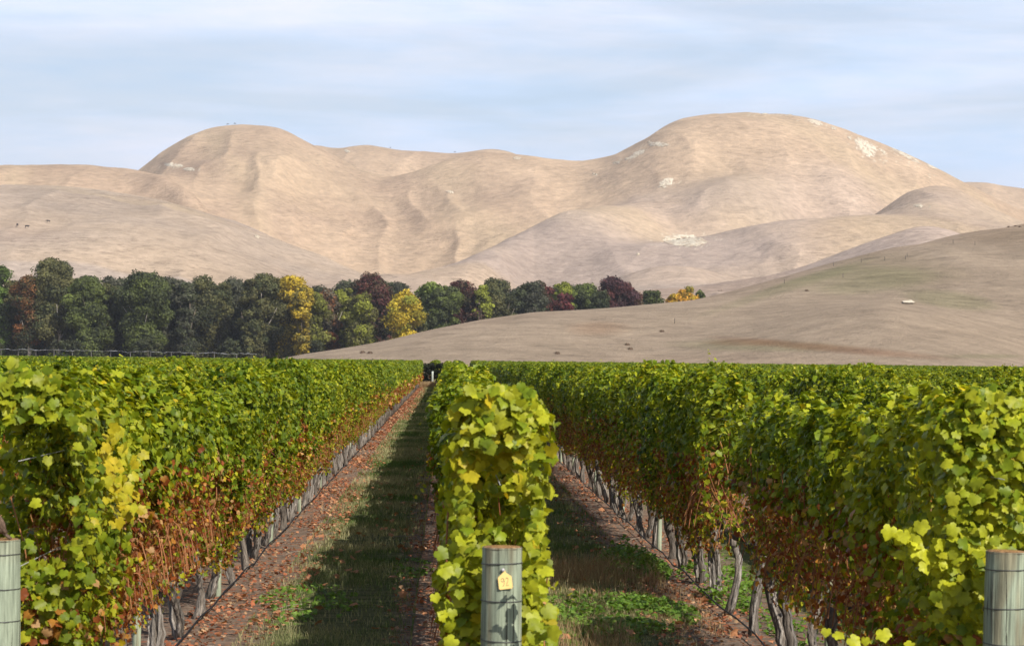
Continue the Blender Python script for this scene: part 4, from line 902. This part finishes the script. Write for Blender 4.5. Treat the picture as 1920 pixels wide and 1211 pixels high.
OUT += [(1214, 268, 10, 3, 0, -10, 'speck of pale rock just left of the flat scar on the shoulder'), (1172, 299, 12, 4, 0, -20, 'small pale scar between the slanting scar and the saddle ridge'), (1112, 329, 14, 3, 0, 4, 'thin pale streak below the saddle'),
 (1240, 352, 20, 3, 0, 0, 'thin pale line just under the bright scar on the big hill'), (1430, 213, 16, 3, 0, 0, 'pale stones on the middle of the flat summit'), (1478, 214, 14, 3, 0, 4, 'pale stones right of the summit middle'),
 (1560, 240, 16, 4, 0, 20, 'pale stones where the summit starts to fall to the right'), (1652, 283, 22, 5, 0, 30, 'pale stones under the stony chute'), (1745, 312, 26, 4, 0, 26, 'pale stones low on the right skyline'),
 (1590, 258, 12, 4, 0, 30, 'pale stones just above the stony chute'), (1742, 388, 8, 2, 0, 0, 'pale speck right of the knoll scar'), (1310, 450, 20, 6, 0, 0, 'right end piece of the wide stony patch'), (1250, 450, 22, 4, 0, -8, 'left end piece of the wide stony patch')]
for a in OUT: outcrop(*a[:6], a[6], sz=(.3 if a[1] > 500 else 2.6))

def cow_mesh():
    sk = [((0,0,1.0),.30), ((.45,0,1.02),.33), ((-.5,0,1.02),.31), ((.85,0,1.1),.20), ((1.15,0,1.0),.13), ((1.4,0,.82),.10),
          ((.55,.2,.55),.09), ((.55,.2,.05),.06), ((.55,-.2,.55),.09), ((.55,-.2,.05),.06), ((-.6,.2,.6),.11), ((-.68,.2,.35),.07), ((-.6,.2,.05),.06),
          ((-.6,-.2,.6),.11), ((-.68,-.2,.35),.07), ((-.6,-.2,.05),.06), ((-.86,0,1.1),.05), ((-.92,0,.6),.03)]
    ed = [(0,1),(0,2),(1,3),(3,4),(4,5),(1,6),(6,7),(1,8),(8,9),(2,10),(10,11),(11,12),(2,13),(13,14),(14,15),(2,16),(16,17)]
    me = bpy.data.meshes.new('cow'); me.from_pydata([s[0] for s in sk], ed, []); o = bpy.data.objects.new('tmp', me); col.objects.link(o)
    m_ = o.modifiers.new('s', 'SKIN')
    for v, s in zip(me.skin_vertices[0].data, sk): v.radius = (s[1], s[1])
    me.skin_vertices[0].data[0].use_root = True
    o.modifiers.new('u', 'SUBSURF').levels = 1
    dg = bpy.context.evaluated_depsgraph_get(); r_ = bpy.data.meshes.new_from_object(o.evaluated_get(dg)); bpy.data.objects.remove(o)
    a = r_.color_attributes.new('tint', 'FLOAT_COLOR', 'POINT'); a.data.foreach_set('color', np.tile((.02, .018, .018, 1), len(r_.vertices)).astype(np.float32))
    r_.materials.clear(); r_.materials.append(M['plain']); return r_
cm = cow_mesh()
for (px, py, rz, lb) in ((422, 234, 0, 'black cow grazing on the left peak, left one of the pair'), (436, 233, 3.1, 'black cow grazing on the left peak, right one of the pair'),
    (728, 272, 1, 'tiny black cow on the skyline right of the left peak'), (849, 284, 0.4, 'tiny black cow on the low middle skyline'), (30, 431, 2, 'black cow grazing low on the grey left slope, leftmost'),
    (48, 431, 0, 'black cow on the grey left slope, middle of the three'), (88, 423, 3.3, 'black cow on the grey left slope, highest of the three')):
    q = find(px, py); o = link('cow', cm, None, (q.x, q.y, q.z + .1)); o.rotation_euler[2] = rz; o.scale = (1.2,) * 3
    tag(o, lb, 'cow', 'cattle grazing on the hills')
fpm = MB(); fpm.tube([(0, 0, -.8), (0, 0, 1.1)], [.09, .08], 6, (.12, .10, .08)); fpm = fpm.mesh('hill_fence_post', M['treebark'])
FP = ((1562, 497), (1614, 491), (1658, 487), (1697, 486), (1700, 480), (1786, 455), (1827, 458), (1580, 520), (1470, 530), (1265, 605))
for j, (px, py) in enumerate(FP):
    q = find(px, py); tag(link('hill_fence_post', fpm, None, q - Vector((0, 0, .35))), 'lone dark fence post on the brown right hillside, %s from the left' % ordw(sorted(FP).index((px, py))), 'fence post', 'lone fence posts on the right hillside')
# dry thistles on the near slope
tm = None
TH = ((680, 660), (694, 661), (1045, 662), (1182, 653), (1176, 646), (1241, 621), (1512, 545), (1347, 546), (1352, 545), (1890, 424), (1903, 422), (1911, 424), (1873, 690), (1880, 688))
for j, (px, py) in enumerate(TH):
    q = find(px, py)
    if tm is None:
        V, Fl, Cl = [], [], []; base = [0]; n = 160; d_ = unit(rng.normal(0, 1, (n, 3))); d_[:, 2] = abs(d_[:, 2])
        leafset(d_ * rng.uniform(.2, .8, (n, 1)) * [.8, .8, .6], d_, rng.normal(0, 1, (n, 3)), np.full(n, .2), np.array((.14, .095, .065)) * rng.uniform(.6, 1.3, (n, 1)), 'low', V, Fl, Cl, base)
        tm = mesh_np('dry_thistle', np.vstack(V), np.vstack(Fl), np.vstack(Cl), False, M['dry'])
    tag(link('dry_thistle', tm, None, q - Vector((0, 0, .35))), 'small dark dry thistle clump on the near slope, %s counted from the left' % ordw(sorted(TH).index((px, py))), 'shrub', 'thistle clumps on the near slope')

# ------------------------------------------------------------------ bird on the left post
def bird():
    b = at(6, 1004, 12.46)
    root = empty('bird', (b.x - .030, b.y - .01, hL + .003)); tag(root, 'small streaky brown bird with grey nape perched on the left end post', 'bird')
    root.scale = (1.3,) * 3
    sk = [((0, 0, .075), .034), ((.022, 0, .050), .030), ((.042, 0, .024), .017), ((-.016, 0, .105), .030), ((-.028, 0, .128), .019), ((-.040, 0, .148), .021), ((-.052, 0, .150), .012)]
    ed = [(0, 1), (1, 2), (0, 3), (3, 4), (4, 5), (5, 6)]
    me = bpy.data.meshes.new('b'); me.from_pydata([s[0] for s in sk], ed, []); o = bpy.data.objects.new('tmp', me); col.objects.link(o); o.modifiers.new('s', 'SKIN')
    for v, s in zip(me.skin_vertices[0].data, sk): v.radius = (s[1], s[1] * .9)
    me.skin_vertices[0].data[0].use_root = True; o.modifiers.new('u', 'SUBSURF').levels = 2
    dg = bpy.context.evaluated_depsgraph_get(); r_ = bpy.data.meshes.new_from_object(o.evaluated_get(dg)); bpy.data.objects.remove(o)
    n = len(r_.vertices); co = np.empty(n * 3, np.float32); r_.vertices.foreach_get('co', co); co = co.reshape(-1, 3)
    C = np.ones((n, 4), np.float32); C[:, :3] = (.13, .085, .06); C[co[:, 2] > .112, :3] = (.10, .11, .14); C[co[:, 0] < -.03, :3] = (.16, .15, .14)
    a = r_.color_attributes.new('tint', 'FLOAT_COLOR', 'POINT'); a.data.foreach_set('color', C.ravel()); r_.materials.clear(); r_.materials.append(M['feather'])
    r_.polygons.foreach_set('use_smooth', [True] * len(r_.polygons)); link('body', r_, root)
    for s in (-1, 1):                                                   # folded wings: pointed, lying along the back
        mb = MB(); t = np.linspace(0, 1, 8)
        P = np.stack([-.018 + .066 * t, np.full(8, s * .022) * (1 - .6 * t), .108 - .082 * t], 1); mb.tube(P, .018 * np.sin(np.clip(t + .12, 0, 1) * 2.9) + .003, 8, (.10, .065, .045)); link('wing', mb.mesh('wing', M['feather']), root)
        mb = MB(); mb.tube([(0, s * .012, .05), (-.004, s * .013, .022), (-.001, s * .013, .002)], [.004, .0022, .002], 6, (.30, .18, .12))
        for a_ in (-.5, 0, .5): mb.tube([(-.001, s * .013, .003), (-.018 * math.cos(a_), s * .013 + .018 * math.sin(a_), .002)], [.002, .0014], 5, (.30, .18, .12))
        link('leg', mb.mesh('leg', M['plain']), root)
    mb = MB()
    for a_ in (-.012, -.004, .004, .012): mb.tube([(.034, a_ * .4, .032), (.055, a_ * .8, .012), (.068, a_, -.004 + .008)], [.006, .0065, .004], 6, (.11, .075, .055))
    link('tail', mb.mesh('tail', M['feather']), root)
    mb = MB(); mb.tube([(-.058, 0, .150), (-.070, 0, .147)], [.006, .001], 8, (.08, .07, .06)); link('beak', mb.mesh('beak', M['plain']), root)
    for s in (-1, 1):
        mb = MB(); mb.tube([(-.046, s * .0165, .153), (-.047, s * .020, .153)], [.003, .002], 8, (.004, .004, .004)); link('eye', mb.mesh('eye', M['wire']), root)
bird()

# ------------------------------------------------------------------ air
def haze():
    m, nt, out = mat_new('haze_air'); pv = N(nt, 'ShaderNodeVolumePrincipled')
    pv.inputs['Color'].default_value = (.86, .90, 1.0, 1); pv.inputs['Density'].default_value = 8.5e-5; pv.inputs['Anisotropy'].default_value = .2
    nt.links.new(pv.outputs[0], out.inputs['Volume'])
    x, y0, y1, z0, z1 = 9500, -400, 12500, -1.6, 420
    V = [(a, b, c) for c in (z0, z1) for b in (y0, y1) for a in (-x, x)]
    Fs = [(0, 2, 3, 1), (4, 5, 7, 6), (0, 1, 5, 4), (2, 6, 7, 3), (0, 4, 6, 2), (1, 3, 7, 5)]
    tag(link('haze', mesh_np('haze', V, Fs, mat=m)), 'thin pale air between the camera and the hills', None, None, 'stuff')
haze()
